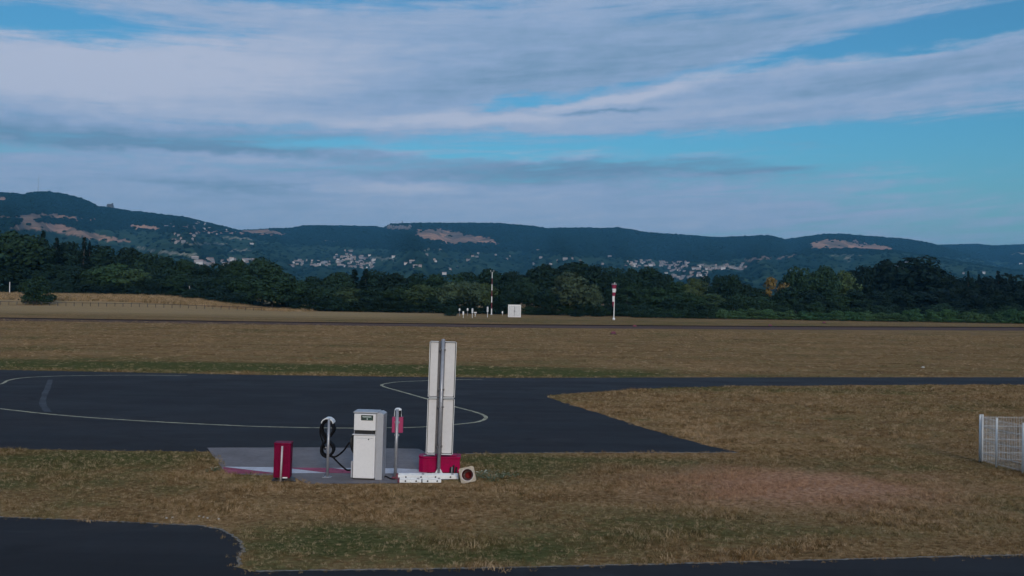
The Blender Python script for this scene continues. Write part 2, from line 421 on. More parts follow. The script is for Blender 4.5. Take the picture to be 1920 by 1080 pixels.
sheet_obj('runway_edge_strip', [flat(*p) for p in [(p[0], p[1] + .1) for p in RFAR] + RF2], .006, M_EDGE, 'thin dark strip along the far edge of the runway')  # narrow strip, darker than the runway, along its far edge

# yellow taxi line: a ribbon following the traced curve
def spline(pts, per=8):
    out = []; P = [pts[0]] + list(pts) + [pts[-1]]
    for i in range(1, len(P) - 2):
        p0, p1, p2, p3 = (np.array(P[i + k], float) for k in (-1, 0, 1, 2))
        for j in range(per):
            t = j / per
            out.append(tuple(.5 * ((2 * p1) + (-p0 + p2) * t + (2 * p0 - 5 * p1 + 4 * p2 - p3) * t * t + (-p0 + 3 * p1 - 3 * p2 + p3) * t ** 3)))
    out.append(tuple(pts[-1])); return out
def ribbon(name, pts, w, z, M, parent=None, kind=None, label=None, wj=0.0):
    V = []; F = []; n = len(pts)
    for i, p in enumerate(pts):
        a = Vector(pts[max(0, i - 1)]); c = Vector(pts[min(n - 1, i + 1)]); t = (c - a).normalized(); q = Vector((-t.y, t.x)) * (w / 2)
        e1, e2 = (1 + random.uniform(-wj, wj), 1 + random.uniform(-wj, wj))
        V += [(p[0] + q.x * e1, p[1] + q.y * e1, z), (p[0] - q.x * e2, p[1] - q.y * e2, z)]
        if i: F.append((2 * i - 2, 2 * i - 1, 2 * i + 1, 2 * i))
    mb = MB(); mb.add(V, F); o = link(name, mb.mesh(name, M), parent)
    return tag(o, label, kind=kind)
M_YEL = mat('worn_yellow_paint', (.42, .37, .22), .7, .3, 2.2, col2=(.13, .12, .085))
M_OLDL = mat('faded_paint', (.026, .028, .034), .8, .3, .8)
LINE_PX = [(905, 711.5), (860, 712), (800, 714), (760, 715.5), (735, 717.5), (716, 721.5), (722, 726), (745, 732.5), (800, 748), (850, 762), (895, 774), (911, 782), (903, 789), (880, 793.5), (800, 800.5), (720, 802.5), (640, 803), (500, 800.5), (400, 796.5), (300, 791.5), (200, 785.5), (100, 777.5), (0, 766.5), (-80, 756), (-120, 742), (-60, 731), (0, 720.5), (15, 713.5), (45, 708.5), (90, 706), (150, 704.3), (250, 703.6), (350, 704.5)]
ribbon('taxi_line', [flat(*p) for p in spline(LINE_PX, 6)], .15, .009, M_YEL, apron, wj=.12)
ribbon('old_line', [flat(*p) for p in spline([(95, 712), (88, 730), (82, 745), (80, 758), (90, 773)], 5)], .26, .009, M_OLDL, apron, wj=.2)
M_BAND = asphalt('newer_asphalt', (.025, .025, .028), .14)
ribbon('resurfaced_strip', [flat(*p) for p in [(200, 702.2), (480, 707.6), (800, 711.5), (1100, 713), (1400, 713), (1920, 712)]], 1.9, .0065, M_BAND, apron, wj=.08)

# refuelling pad with its red and white painted band
M_CONC = mat('pad_concrete', (.165, .142, .140), .85, .22, .9, bump=.2)
PAD_PX = [(388, 840), (600, 839.5), (785, 842), (802, 850), (842, 858), (850, 880), (842, 900), (742, 907), (575, 908), (545, 893), (425, 890)]
PAD = [flat(*p) for p in PAD_PX]
pad = sheet_obj('refuelling_pad', PAD, .012, M_CONC, 'grey concrete pad under the fuel pump with a red and white band', .012, .2)
M_PRED = mat('floor_paint_red', (.30, .040, .085), .75, .35, 2.5); M_PWHT = mat('floor_paint_white', (.52, .50, .53), .75, .22, 2.5)
for nm, pl, mm in (('red_stripe', [(418, 876.6), (520, 888.6), (422, 889.5)], M_PRED), ('white_stripe', [(418, 876), (530, 877.5), (615, 888), (521, 888.5)], M_PWHT),
                   ('red_stripe', [(532, 877.5), (622, 878.5), (700, 889), (617, 888)], M_PRED), ('white_stripe', [(624, 878.5), (740, 879), (800, 882), (800, 888.5), (702, 888.8)], M_PWHT)):
    sheet_obj(nm, [flat(*p) for p in pl], .0165, mm, None, parent=pad)

# pale gravel verge where the near grass meets asphalt
M_GRAV = mat('pale_gravel', (.21, .185, .155), .9, .5, 9.0, col2=(.07, .06, .045))
ribbon('gravel_edge', rough_line([flat(p[0], p[1] - .5) for p in FORE_PX[12:19]], .012, .08), .07, .0075, M_GRAV, None, 'structure', 'thin pale gravel line between near grass and asphalt', wj=.7)
ribbon('gravel_edge', rough_line([flat(*p) for p in FORE_PX[0:12]], .02, .06), .055, .0075, M_GRAV, None, 'structure', 'crumbled pale edge around the lower left asphalt corner', wj=.8)
ribbon('gravel_edge', rough_line([flat(*p) for p in APRON_PX[7:11]], .03, .1), .10, .0075, M_GRAV, None, 'structure', 'crumbled pale edge below the right tip of the apron', wj=.8)

# ------------------------------------------------------------------ hills
LAYERS = [  # crest distance, slope start, traced crest
    (6600, 3000, [(-700, 480), (0, 470), (900, 470), (1400, 466), (1640, 462), (1700, 456), (1750, 460), (1800, 459), (1830, 458), (1860, 461), (1920, 459), (2100, 454), (2700, 450)]),
    (5000, 1500, [(250, 480), (380, 440), (440, 432), (480, 431), (510, 429), (540, 429), (570, 424), (600, 423.5), (660, 424.5), (700, 425), (720, 428), (733, 421), (760, 420), (800, 419), (870, 419), (930, 419), (960, 421), (1000, 425), (1025, 429), (1060, 428), (1100, 428), (1130, 429), (1160, 427.5), (1190, 432), (1205, 436), (1250, 439), (1310, 443), (1340, 446), (1400, 444), (1440, 442), (1462, 447), (1520, 466), (1600, 490), (1700, 540)]),
    (4200, 1200, [(-700, 385), (-300, 372), (0, 362), (30, 364), (45, 366), (60, 362), (80, 360.5), (110, 363), (140, 369), (160, 376), (185, 388), (205, 390), (230, 394), (270, 399), (310, 404), (345, 408), (380, 416), (420, 426), (440, 431), (480, 441), (540, 455), (620, 482), (760, 530)]),
    (5300, 1900, [(1300, 520), (1400, 470), (1440, 458), (1470, 450), (1520, 443), (1545, 440), (1580, 439.5), (1620, 443), (1680, 447), (1720, 452), (1745, 457), (1790, 470), (1850, 490), (1950, 530)]),
    (3700, 1100, [(1250, 545), (1340, 515), (1400, 496), (1460, 480), (1520, 469), (1600, 467), (1680, 471), (1750, 481), (1800, 491), (1860, 501), (1920, 508), (2100, 525), (2300, 545)]),
]
LT = []
for D, d0, prof in LAYERS:
    ae = np.array([azel(*p) for p in prof]); LT.append((D, d0, ae[:, 0], CAM_H + ae[:, 1] * D))
def hz(a, d):
    a = np.asarray(a, float); d = np.asarray(d, float)
    out = np.full(np.broadcast(a, d).shape, -3.0)
    for i, (D, d0, A, Z) in enumerate(LT):
        H = np.interp(a, A, Z, left=0, right=0)
        if i == 2: H = np.where(a < A[0], Z[0], H)
        if i == 0: H = np.where(a > A[-1], Z[-1], np.where(a < A[0], Z[0], H))
        t = np.clip((d - d0) / (D - d0), 0, 1)
        ex = 1.45 + .28 * np.sin(a * 37 + i * 2.1) + .16 * np.sin(a * 83 + i) + .08 * np.sin(a * 190 + d * .002)
        rise = t ** ex
        fall = np.clip(1 - ((d - D) / 1700) ** 2, 0, 1)
        z = np.where(d <= D, H * rise, H * fall) - 3 * (1 - np.clip((d - d0) / 200, 0, 1))
        out = np.maximum(out, z)
    return out
def hill_hit(px, py):
    a, t = azel(px, py); d = np.linspace(1000, 8200, 7201); z = hz(a, d) - (CAM_H + t * d)
    k = int(np.argmax(z >= 0)); return (a, d[k], float(hz(a, d[k]))) if z[k] >= 0 else None
def hpos(a, d, z): return Vector((math.sin(a) * d, math.cos(a) * d, z))

NA, ND = 1050, 190
ha = np.linspace(R(-46), R(46), NA)
hd = 700 + (8700 - 700) * np.linspace(0, 1, ND) ** 1.0
AA, DD = np.meshgrid(ha, hd)
HZ = hz(AA, DD)
HV = np.stack([np.sin(AA) * DD, np.cos(AA) * DD, HZ], -1).reshape(-1, 3)
def project(P):
    q = (P - np.array([0, 0, CAM_H])) @ CMN
    w = np.maximum(-q[:, 2], 1e-3)
    return 960 + FPX * q[:, 0] / w, 540 - FPX * q[:, 1] / w
HPX, HPY = project(HV)
DRY = [
    [(18, 427), (38, 414), (45, 407), (65, 407), (66, 416), (110, 419), (160, 434), (210, 445), (247, 452), (220, 454), (170, 447), (120, 438), (80, 431), (30, 430)],
    [(-40, 409), (30, 404.5), (60, 401.5), (105, 401.5), (156, 409.5), (150, 412), (110, 408.5), (40, 409.5), (-40, 412)],
    [(166, 410), (186, 413.5), (170, 414)], [(238, 421.5), (290, 423), (302, 431), (270, 432)], [(-30, 369), (20, 371), (12, 378), (-30, 381)],
    [(442, 430), (500, 429), (542, 441), (500, 442.5), (455, 437)], [(360, 432), (460, 436), (460, 439), (360, 435.5)],
    [(778, 431), (830, 429.5), (870, 438), (930, 449), (932, 457), (880, 456), (840, 455), (800, 449), (778, 444)],
    [(824, 456), (870, 452), (862, 458)],
    [(1518, 456), (1545, 449), (1600, 451), (1650, 459), (1683, 467), (1650, 470), (1600, 466), (1522, 468)],
    [(1396, 488), (1430, 480), (1452, 483), (1410, 490)], [(1456, 483), (1494, 477), (1490, 480), (1460, 486)]]
PALE = [[(420, 444), (470, 446), (470, 449), (420, 447)], [(690, 481), (740, 484), (745, 488), (700, 485)], [(340, 456), (420, 455), (425, 458), (345, 459)], [(255, 462), (285, 468), (295, 473), (262, 466)], [(790, 466), (830, 467), (830, 470), (790, 469)],
        [(1586, 481), (1593, 481), (1591, 490), (1586, 490)], [(600, 452), (640, 451), (640, 453.5), (600, 454)], [(300, 470), (370, 476), (370, 481), (300, 474)], [(1320, 495), (1400, 500), (1395, 506), (1320, 501)], [(430, 468), (470, 468), (470, 471), (430, 471)],
        [(1560, 478), (1620, 477), (1620, 479), (1560, 480)], [(1900, 474), (1980, 472), (1980, 477), (1900, 477)], [(1480, 505), (1510, 504), (1510, 507), (1480, 507)]]
GREENF = [[(60, 432), (250, 456), (420, 470), (420, 480), (250, 470), (-40, 446), (-40, 436)], [(520, 488), (1000, 478), (1000, 530), (480, 530)], [(740, 478), (1000, 470), (990, 500), (700, 500)], [(1380, 492), (1700, 472), (1880, 505), (1700, 520), (1400, 520)], [(1150, 500), (1400, 500), (1400, 540), (1150, 540)]]
jx = HPX + 3 * np.sin(HPY * 1.3 + HPX * .21); jy = HPY + 1.3 * np.sin(HPX * .33) + .8 * np.sin(HPX * .9)
cls = np.zeros(len(HV), int)             # 0 wood, 1 vineyard / field mosaic, 2 dry grass, 3 pale field
lowline = np.interp(HPX, [-300, 0, 250, 420, 520, 760, 1000, 1300, 1500, 1700, 1900, 2400], [432, 428, 432, 440, 455, 470, 474, 492, 476, 476, 492, 500])
cls[jy > lowline] = 1
for pl in GREENF: cls[pip(jx, jy, pl)] = 1
for pl in PALE: cls[pip(jx, jy, pl)] = 3
for pl in DRY: cls[pip(jx, jy, pl)] = 2
LC = np.array([[.008, .020, .015], [.026, .050, .034], [.30, .185, .135], [.19, .185, .15]])[cls]
M_HILL = bpy.data.materials.new('hillside'); M_HILL.use_nodes = True
n = NB(M_HILL.node_tree); bs = n.N['Principled BSDF']
at = n.node('ShaderNodeAttribute', attribute_name='landcover')
p = n.node('ShaderNodeNewGeometry').outputs['Position']
vor = n.node('ShaderNodeTexVoronoi'); n.put(vor.inputs['Vector'], n.v('MULTIPLY', p, (.0105, .0055, 0))); vor.inputs['Scale'].default_value = 1.0
cell = n.sep(vor.outputs['Color'])[0]
f1 = n.noise(p, .006, 5, .6); f2 = n.noise(p, .03, 4, .65)
c = n.mix(n.ss(f1, .35, .65), n.mix(1.0, at.outputs['Color'], (.72, .74, .8, 1), 'MULTIPLY'), n.mix(1.0, at.outputs['Color'], (1.25, 1.2, 1.15, 1), 'MULTIPLY'))
c = n.mix(1.0, c, n.mix(n.ss(cell, .1, .9), (.62, .72, .72, 1), (1.45, 1.35, 1.2, 1)), 'MULTIPLY')
c = n.mix(n.m('MULTIPLY', n.ss(f2, .5, .7), .5), c, n.mix(1.0, c, (.5, .55, .6, 1), 'MULTIPLY'))
n.put(bs.inputs['Base Color'], c); bs.inputs['Roughness'].default_value = 1.0; bs.inputs['Specular IOR Level'].default_value = 0.0
hme = grid_mesh('hills', HV, ND, NA, M_HILL)
ca = hme.attributes.new('landcover', 'FLOAT_COLOR', 'POINT')
ca.data.foreach_set('color', np.concatenate([LC, np.ones((len(LC), 1))], 1).astype(np.float32).ravel())
tag(link('hills', hme), 'long wooded hills with dry pastures and vineyards behind the airfield', kind='structure')

# ------------------------------------------------------------------ scatter helper (uncountable cover only)
def scatter(name, pts, scl, rotz, protos, label, cat=None):
    me = bpy.data.meshes.new(name); me.vertices.add(len(pts)); me.vertices.foreach_set('co', np.asarray(pts, np.float32).ravel())
    a = me.attributes.new('size', 'FLOAT_VECTOR', 'POINT'); a.data.foreach_set('vector', np.asarray(scl, np.float32).ravel())
    a = me.attributes.new('turn', 'FLOAT_VECTOR', 'POINT'); r = np.zeros((len(pts), 3), np.float32); r[:, 2] = rotz; a.data.foreach_set('vector', r.ravel())
    o = link(name, me)
    ng = bpy.data.node_groups.new(name, 'GeometryNodeTree')
    ng.interface.new_socket('Geometry', in_out='INPUT', socket_type='NodeSocketGeometry'); ng.interface.new_socket('Geometry', in_out='OUTPUT', socket_type='NodeSocketGeometry')
    gi = ng.nodes.new('NodeGroupInput'); go = ng.nodes.new('NodeGroupOutput'); iop = ng.nodes.new('GeometryNodeInstanceOnPoints')
    g2i = ng.nodes.new('GeometryNodeGeometryToInstance')
    for po in reversed(protos):
        oi = ng.nodes.new('GeometryNodeObjectInfo'); oi.inputs['Object'].default_value = po
        ng.links.new(oi.outputs['Geometry'], g2i.inputs[0])
    na = ng.nodes.new('GeometryNodeInputNamedAttribute'); na.data_type = 'FLOAT_VECTOR'; na.inputs[0].default_value = 'size'
    nr = ng.nodes.new('GeometryNodeInputNamedAttribute'); nr.data_type = 'FLOAT_VECTOR'; nr.inputs[0].default_value = 'turn'
    L = ng.links
    L.new(gi.outputs[0], iop.inputs['Points']); L.new(g2i.outputs[0], iop.inputs['Instance']); iop.inputs['Pick Instance'].default_value = True
    L.new(nr.outputs[0], iop.inputs['Rotation']); L.new(na.outputs[0], iop.inputs['Scale']); L.new(iop.outputs[0], go.inputs[0])
    md = o.modifiers.new('scatter', 'NODES'); md.node_group = ng
    return tag(o, label, cat, kind='stuff')
def proto(name, me): return bpy.data.objects.new(name, me)      # never linked to the scene itself

# ---- woods on the hills: small lumpy crowns
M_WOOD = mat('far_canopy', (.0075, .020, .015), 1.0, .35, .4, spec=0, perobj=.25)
def lump(seed):
    bm = bmesh.new(); bmesh.ops.create_icosphere(bm, subdivisions=2, radius=1.0); rr = random.Random(seed)
    for v in bm.verts: v.co *= rr.uniform(.72, 1.15); v.co.z = v.co.z * .85 + .35
    me = bpy.data.meshes.new('crown_lump'); bm.to_mesh(me); bm.free(); me.materials.append(M_WOOD); return me
lumps = [proto('crown_lump', lump(i)) for i in range(4)]
nW = 90000
wa = rng.uniform(R(-38), R(38), nW * 3); wd = np.sqrt(rng.uniform(1500 ** 2, 7200 ** 2, nW * 3))
wz = hz(wa, wd)
WP = np.stack([np.sin(wa) * wd, np.cos(wa) * wd, wz], -1); wpx, wpy = project(WP)
ci = np.clip(np.round((wa - ha[0]) / (ha[1] - ha[0])).astype(int), 0, NA - 1); di = np.clip(np.round((wd - hd[0]) / (hd[1] - hd[0])).astype(int), 0, ND - 1)
wc = cls.reshape(ND, NA)[di, ci]
keep = (wz > 8) & ((wc == 0) | ((wc == 1) & (rng.random(len(wc)) < .07)) | ((wc == 2) & (rng.random(len(wc)) < .012)))
WP = WP[keep]; k = rng.permutation(len(WP))[:nW]; WP = WP[k]
# a closer row along each crest, so that the skyline is made of crowns
cp = []
for D, d0, A, Z in LT:
    a = np.linspace(max(A[0], R(-33)), min(A[-1], R(33)), 1500) + rng.uniform(-4e-4, 4e-4, 1500); d = D + rng.uniform(-60, 40, 1500); cp.append(np.stack([np.sin(a) * d, np.cos(a) * d, hz(a, d)], -1))
WP = np.concatenate([WP] + cp)
s = rng.uniform(4.5, 8.5, len(WP)) * rng.uniform(.8, 1.1, len(WP))
s[-1500 * len(LT):] *= .75
scatter('hillside_woodland', WP, np.stack([s, s, s * rng.uniform(.55, .8, len(s))], -1), rng.uniform(0, 6.28, len(s)), lumps, 'dark woodland covering the hills and their crests')

# ---- cliff below the crest
M_ROCK = mat('cliff_rock', (.17, .15, .15), .95, .45, .05, bump=.3)
mb = MB()
for i in range(34):
    px = 727 + 42 * (i + random.random()) / 34
    h = hill_hit(px, 429 + random.uniform(-2, 3))
    if h is None: continue
    w = random.uniform(5, 10); hh = random.uniform(10, 24); q = hpos(h[0], h[1] - 10, h[2])
    mb.tube([(q.x, q.y, q.z - 14), (q.x + random.uniform(-2, 2), q.y + 3, q.z + hh * .3), (q.x + random.uniform(-3, 3), q.y + 8, q.z + hh * .62)], [w, w * random.uniform(.7, 1), w * .5], 6)
tag(link('cliff', mb.mesh('cliff', M_ROCK)), 'pale vertical rock cliff under the middle crest', kind='structure')
# ------------------------------------------------------------------ leafy plants
def leaf_quads(mb, c, nrm, size, rr):
    nrm = nrm.normalized(); t = nrm.cross(Vector((rr.uniform(-1, 1), rr.uniform(-1, 1), rr.uniform(-1, 1))))
    if t.length < .05: t = nrm.cross(Vector((1, .2, .1)))
    t.normalize(); q = nrm.cross(t)
    a, d = size * rr.uniform(.7, 1.2), size * rr.uniform(.5, .9)
    P = [c - t * a - q * d * .3, c + q * d - t * a * .1, c + t * a + q * d * .2 - nrm * a * .35, c - q * d - t * a * .05]
    mb.add(P, [(0, 1, 2, 3)])
def crown(kind, seed):
    """crown of a tree one unit high and one unit wide, as leaf clumps grouped in lobes"""
    rr = random.Random(seed); mb = MB()
    lobes = []
    if kind in ('broadleaf', 'birch'):
        nl = 38 if kind == 'broadleaf' else 28; z0, zr = (.54, .46) if kind == 'broadleaf' else (.58, .40)
        for i in range(nl):
            u = rr.uniform(-1, 1); w = rr.uniform(0, 6.283); r = rr.uniform(.45, .82); sq = math.sqrt(1 - u * u)
            k = 1.0 if u < 0 else (1 - .15 * u)
            lobes.append((Vector((.36 * r * sq * math.cos(w) * k * 1.05, .36 * r * sq * math.sin(w) * k, z0 + zr * u * r * .95)), rr.uniform(.10, .19), 120))
        lobes.append((Vector((0, 0, z0)), .26, 200))
        sz_ = .030
    elif kind == 'poplar':
        for i in range(26):
            z = rr.uniform(.12, .92); rad = .34 * math.sin(math.pi * min(1, (z + .12) / 1.12)) ** .7; w = rr.uniform(0, 6.283)
            lobes.append((Vector((rad * .75 * math.cos(w), rad * .75 * math.sin(w), z)), rr.uniform(.09, .15), 110))
        sz_ = .024
    elif kind == 'bush':
        lobes += [(Vector((0, 0, .40)), .30, 260), (Vector((.1, -.1, .22)), .26, 160), (Vector((-.12, .08, .24)), .26, 160)] + [(Vector((.26 * math.cos(q_), .26 * math.sin(q_), .15)), .19, 90) for q_ in (0, .9, 1.8, 2.7, 3.6, 4.5, 5.4)]
        for i in range(20):
            w = rr.uniform(0, 6.283); r = rr.uniform(0, .36); z = rr.uniform(.12, .80 - .5 * r)
            lobes.append((Vector((r * math.cos(w), r * math.sin(w), z)), rr.uniform(.11, .19), 100))
        sz_ = .030
    if kind == 'conifer':
        for i in range(150):
            z = rr.uniform(.10, .985); rad = .42 * (1 - z) ** .8 + .02; w = rr.uniform(0, 6.283)
            for j in range(16):
                t = rr.uniform(.15, 1.0); p_ = Vector((rad * t * math.cos(w), rad * t * math.sin(w), z - .10 * t * rad * 2 + rr.uniform(-.008, .008)))
                leaf_quads(mb, p_ + Vector((rr.uniform(-.02, .02), rr.uniform(-.02, .02), 0)), Vector((math.cos(w) * .5, math.sin(w) * .5, .9)) + Vector([rr.uniform(-.5, .5) for _ in 'xyz']), .028, rr)
        return mb
    for c, r, m in lobes:
        for j in range(m):
            d = Vector((rr.gauss(0, 1), rr.gauss(0, 1), rr.gauss(.25, 1))).normalized()
            rad = r * rr.uniform(.72, 1.06)
            p_ = c + Vector((d.x * rad, d.y * rad, d.z * rad * .85))
            if kind == 'birch': p_.z -= rr.random() ** 2 * .10
            if p_.z < .03: p_.z = rr.uniform(.03, .10)
            leaf_quads(mb, p_, d + Vector([rr.uniform(-.55, .55) for _ in 'xyz']), sz_, rr)
    return mb
def trunk(kind, seed):
    rr = random.Random(seed); mb = MB()
    r0 = {'broadleaf': .030, 'birch': .018, 'poplar': .030, 'conifer': .026, 'bush': .012}[kind]; top = {'broadleaf': .62, 'birch': .72, 'poplar': .82, 'conifer': .95, 'bush': .45}[kind]
    pts = [Vector((0, 0, -.01)), Vector((rr.uniform(-.01, .01), 0, .2 * top)), Vector((rr.uniform(-.02, .02), rr.uniform(-.02, .02), .6 * top)), Vector((rr.uniform(-.03, .03), rr.uniform(-.03, .03), top))]
    mb.tube(pts, [r0 * 1.25, r0, r0 * .65, r0 * .2], 7)
    if kind != 'conifer':
        for i in range(7):
            z = rr.uniform(.22, .8) * top; w = rr.uniform(0, 6.283); L = rr.uniform(.16, .30)
            mb.tube([(0, 0, z), (L * .5 * math.cos(w), L * .5 * math.sin(w), z + L * .35), (L * math.cos(w), L * math.sin(w), z + L * .8)], [r0 * .45, r0 * .3, r0 * .1], 5)
    return mb
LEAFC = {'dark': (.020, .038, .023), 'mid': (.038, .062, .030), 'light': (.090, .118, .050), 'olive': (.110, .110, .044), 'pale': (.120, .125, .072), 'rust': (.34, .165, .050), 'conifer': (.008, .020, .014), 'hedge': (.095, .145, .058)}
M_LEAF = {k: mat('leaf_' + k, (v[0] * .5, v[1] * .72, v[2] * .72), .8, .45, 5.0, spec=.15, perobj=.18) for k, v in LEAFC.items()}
M_BARK = mat('bark', (.060, .050, .042), .9, .4, 9); M_WBARK = mat('birch_bark', (.48, .47, .44), .8, .3, 9)
CM_, TM_ = {}, {}
def unit(mb):
    V = np.array(mb.v); z0, z1 = .02, np.percentile(V[:, 2], 99.5); r = np.percentile(np.hypot(V[:, 0], V[:, 1]), 97)
    V[:, 2] = V[:, 2] / z1; V[:, :2] *= .5 / r; mb.v = [tuple(v) for v in V]; return mb
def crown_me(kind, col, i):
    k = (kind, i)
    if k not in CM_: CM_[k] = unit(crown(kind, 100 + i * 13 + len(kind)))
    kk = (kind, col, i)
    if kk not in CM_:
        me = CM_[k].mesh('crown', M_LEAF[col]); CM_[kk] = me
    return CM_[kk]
def trunk_me(kind, i, white=False):
    k = (kind, i, white)
    if k not in TM_: TM_[k] = trunk(kind, i).mesh('trunk', M_WBARK if white else M_BARK)
    return TM_[k]
tcount = 0
def tree(px, top, wpx, Y, kind, col, label, name='tree', cat='tree', group=None, var=None, white=False, base=None):
    """a tree standing at depth Y: pixels give only its direction, its height follows from depth and ground"""
    global tcount; tcount += 1
    t = atY(px, top, Y); g = float(gz(t.x, Y)); h = (t.z - g)
    if kind in ('broadleaf', 'birch', 'bush', 'poplar'): h *= 1.0
    w = wpx / (FPX / Y)
    i = var if var is not None else tcount % {'broadleaf': 7, 'bush': 4, 'poplar': 4, 'conifer': 3, 'birch': 2}[kind]
    o = thing(name, label, cat, (t.x, Y, g), (tcount * 2.399) % 6.283, group)
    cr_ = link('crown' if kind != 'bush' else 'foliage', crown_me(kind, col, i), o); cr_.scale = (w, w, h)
    tr_ = link('trunk' if kind != 'bush' else 'stem', trunk_me(kind, i, white), o); tr_.scale = (h * .8, h * .8, h)
    return o

